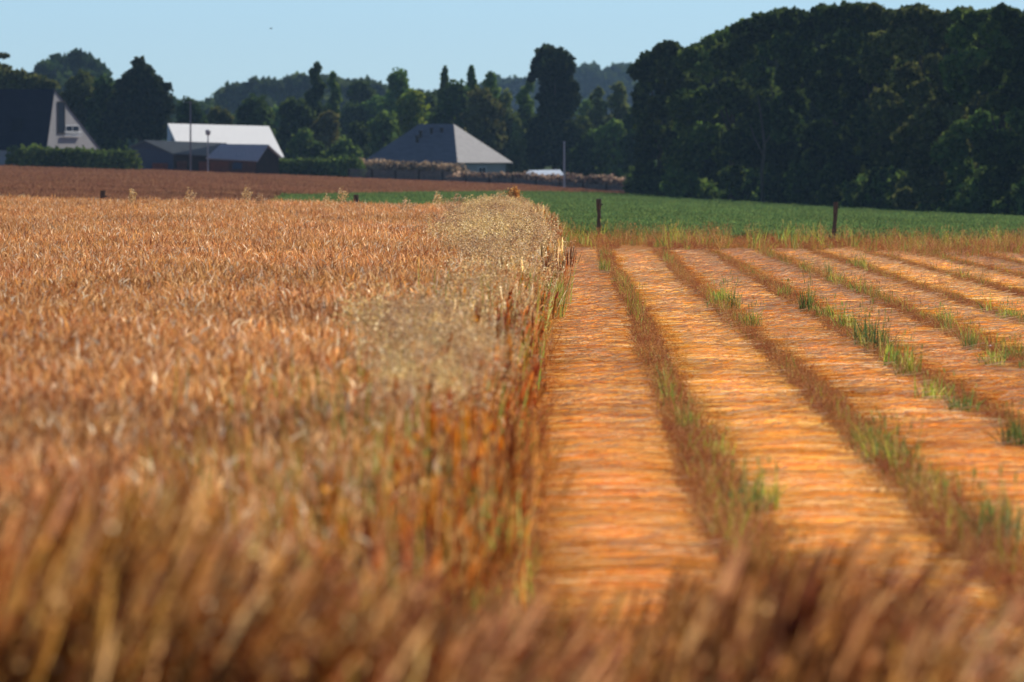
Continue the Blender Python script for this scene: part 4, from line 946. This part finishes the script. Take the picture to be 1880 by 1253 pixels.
T('garden_shrub', 'green bush right of the white barn', 'broad', 560, 238, 80, 705, 'mid', 2600, .34, low=0, cat='shrub')
T('garden_shrub', 'light green bush left of the hipped roof', 'broad', 630, 255, 80, 703, 'mid', 2600, .34, low=0, cat='shrub')
T('garden_shrub', 'dark bush at the left foot of the hipped house', 'broad', 655, 225, 60, 725, 'dark', 2200, .34, low=0, cat='shrub')
T('leafy_tree', 'rounded bluish tree behind the hipped house to the left', 'broad', 662, 150, 90, 900, 'dark', 4000, .5, low=.0)
T('leafy_tree', 'bright rounded green tree above the hipped roof', 'broad', 733, 130, 86, 840, 'mid', 5000, .42, low=.0)
T('leafy_tree', 'yellow-green tree overlapping the hipped roof top left', 'broad', 762, 166, 86, 750, 'yellow', 4200, .36, low=.0)
T('leafy_tree', 'mid green tree left of the hipped roof slope', 'broad', 705, 205, 90, 742, 'mid', 3500, .36, low=.0)
T('spruce_tree', 'pointed spruce above the hipped roof ridge, left of two others', 'conifer', 817, 122, 110, 770, 'mid', 6500, .36, low=.05)
T('spruce_tree', 'pointed spruce above the roof, tallest of its group', 'conifer', 866, 121, 125, 775, 'mid', 7000, .36, low=.05)
T('leafy_tree', 'dark tree directly behind the hipped roof ridge', 'broad', 838, 150, 120, 745, 'dark', 5500, .36, low=.0)
T('leafy_tree', 'brownish green tree right of the hipped ridge', 'broad', 885, 162, 100, 735, 'olive', 4200, .36, low=.0)
T('spruce_tree', 'rounded conifer right of the tallest spruce', 'column', 897, 134, 60, 782, 'mid', 3200, .36, low=.05)
T('leafy_tree', 'slender green tree left of the great dark pine', 'column', 925, 168, 70, 748, 'pale', 3000, .36, low=.0)
T('leafy_tree', 'light green slim tree close to the pine trunk, left side', 'column', 968, 150, 54, 752, 'mid', 3400, .36, low=.0)
T('leafy_tree', 'low pale bush tree at the right roof corner', 'column', 950, 225, 36, 712, 'pale', 2000, .33, low=.0)
T('great_pine', 'great dark pine with a broad top standing alone on a tall trunk', 'x', 1018, 84, 100, 716, 'pine', 15000, .33, lobes_px=[
    (1004, 99, 20, 15), (1026, 106, 22, 15), (990, 118, 14, 16), (1010, 122, 32, 22), (1038, 125, 18, 16), (982, 138, 11, 6), (975, 145, 8, 5), (1018, 142, 30, 18), (1015, 160, 24, 14),
    (1042, 160, 20, 14), (1045, 180, 22, 14), (1012, 180, 26, 14), (1020, 205, 32, 18), (1048, 190, 16, 10), (1010, 240, 40, 30), (1040, 250, 34, 30), (1000, 280, 40, 26), (1050, 285, 40, 24)])
T('leafy_tree', 'dark tree below and right of the great pine', 'broad', 1062, 215, 80, 735, 'dark', 4200, .36, low=.0)
T('poplar_tree', 'pale slender poplar right of the great pine', 'column', 1097, 162, 52, 760, 'pale', 2600, .36, low=.0)
T('poplar_tree', 'wider pale poplar against the dark wood', 'column', 1132, 152, 70, 762, 'pale', 3600, .36, low=.0)
T('leafy_tree', 'green bush tree at the left foot of the dark wood', 'broad', 1128, 222, 90, 700, 'mid', 4200, .36, low=.0)
T('leafy_tree', 'dark tree filling the gap behind the right hedge', 'broad', 1090, 240, 90, 705, 'dark', 3800, .36, low=.0)

for cx, tp, w_p, ck, lb in [(440, 205, 90, 'mid', 'hazy green tree behind the white barn, left of the dark one'), (515, 196, 90, 'mid', 'hazy green tree just right of the white roof end'),
        (648, 190, 90, 'dark', 'hazy tree in the dip between the slim conifers and the bright round tree'), (690, 178, 90, 'mid', 'hazy mid green tree left of the bright round one'), (788, 172, 80, 'dark', 'hazy tree between the yellow-green tree and the first spruce'),
        (915, 175, 80, 'mid', 'hazy tree behind the slender one left of the great pine'), (1080, 185, 90, 'mid', 'hazy tree right behind the great pine')]:
    tree('leafy_tree', lb, 'broad', cx, tp, w_p, 860, ck, 3600, .42, low=0, group='hazy trees behind the gardens')
tree('leafy_tree', 'dark green tree in the notch between the pale poplars and the dark wood', 'broad', 1172, 190, 70, 690, 'dark', 4200, .34, low=0)
# hedges
def hedge(name, label, x0, x1, y0, y1, Y, cols, n, leaf, th=1.2):
    """a run of hedge between two photo columns; y0,y1 top rows"""
    m = MB(); X0 = (x0 - 940) / FPX * Y; e = empty(name, (X0, Y, float(G(X0, Y)))); tag(e, label, 'hedge'); zg = float(G(X0, Y)); L = []
    px = x0
    while px < x1:
        t = (px - x0) / (x1 - x0); zt = zpx(y0 + (y1 - y0) * t + rnd.uniform(-2.0, 2.0), Y) - zg; gz_ = float(G((px - 940) / FPX * Y, Y)) - zg; hh = max(.3, zt - gz_)
        L.append(((px - x0) / FPX * Y, rnd.uniform(-.2, .2), gz_ + hh * .5, th * rnd.uniform(.6, .85), hh * .52)); px += rnd.uniform(8, 13)
    crown_leaves(m, L, n, leaf, cols, bumps=.05, shell=.6); m.build('foliage', M_leaf, e)
    t_ = MB()
    for q in L[::2]: t_.tube([(q[0], q[1], q[2] - q[4]), (q[0] + .1, q[1], q[2] + q[4] * .4)], [.05, .03], n=5)
    t_.build('stem', M_bark, e)
hedge('garden_hedge', 'dark green hedge in front of the dark roofed house', 28, 240, 271, 277, 637, LEAFC['mid'], 6500, .26)
hedge('garden_hedge', 'low green bushes between the sheds and the hipped house', 480, 660, 296, 292, 660, LEAFC['mid'], 5000, .28)
TAN = [lin(184, 162, 136), lin(160, 140, 118), lin(172, 150, 122), lin(130, 118, 104)]
hedge('flowering_hedge', 'pinkish tan hedge in front of the hipped house', 655, 842, 296, 301, 662, TAN, 6000, .24)
hedge('dry_hedge', 'greyish tan hedge running from the hipped house to the wood', 842, 1160, 317, 326, 658, TAN + [lin(110, 90, 84)], 7000, .22)
# fence in front of the tan hedges
YF = 656.5; X0 = (640 - 940) / FPX * YF; e = empty('garden_fence', (X0, YF, 0)); tag(e, 'low dark wooden fence along the front of the tan hedges', 'fence')
m = MB(); fx = np.arange(640, 1156, 2.1)
for px in fx:
    x_ = (px - 940) / FPX * YF; zg = float(G(x_, YF)); hh = .62 + (.5 if px < 830 else 0.12) + rnd.uniform(-.05, .05); m.box(x_ - X0 - .035, x_ - X0 + .035, -.01, .01, zg, zg + hh)
m.build('pickets', M_fence if 'M_fence' in globals() else solid('grey fence wood', (.15, .14, .14), .9, (.23, .20, .18), 4, .2), e)
m = MB()
for z_ in (.25, .55):
    P = [((px - 940) / FPX * YF - X0, .03, float(G((px - 940) / FPX * YF, YF)) + z_) for px in (640, 760, 880, 1000, 1156)]; m.tube(P, [.03] * 5, n=5)
m.build('rail', M_darkwood, e)
for px in np.arange(640, 1157, 43):
    x_ = (px - 940) / FPX * YF; zg = float(G(x_, YF)); m = MB(); m.box(x_ - X0 - .07, x_ - X0 + .07, -.09, -.02, zg - .1, zg + 1.1); m.build('post', M_darkwood, e)

# ------------------------------------------------------------------ air
hz = MB(); hz.box(-900, 900, -60, 3400, -6, 60); o = hz.build('haze', None); o.data.materials.clear()
mh = bpy.data.materials.new('haze'); mh.use_nodes = True; hn = mh.node_tree; hn.nodes.clear()
ho = hn.nodes.new('ShaderNodeOutputMaterial'); pv = hn.nodes.new('ShaderNodeVolumePrincipled')
pv.inputs['Color'].default_value = (.40, .66, 1.0, 1); pv.inputs['Density'].default_value = .000065; pv.inputs['Anisotropy'].default_value = .1
hn.links.new(pv.outputs[0], ho.inputs['Volume']); o.data.materials.append(mh); tag(o, kind='stuff', label='thin blue summer haze over the fields and far woods', cat='haze')
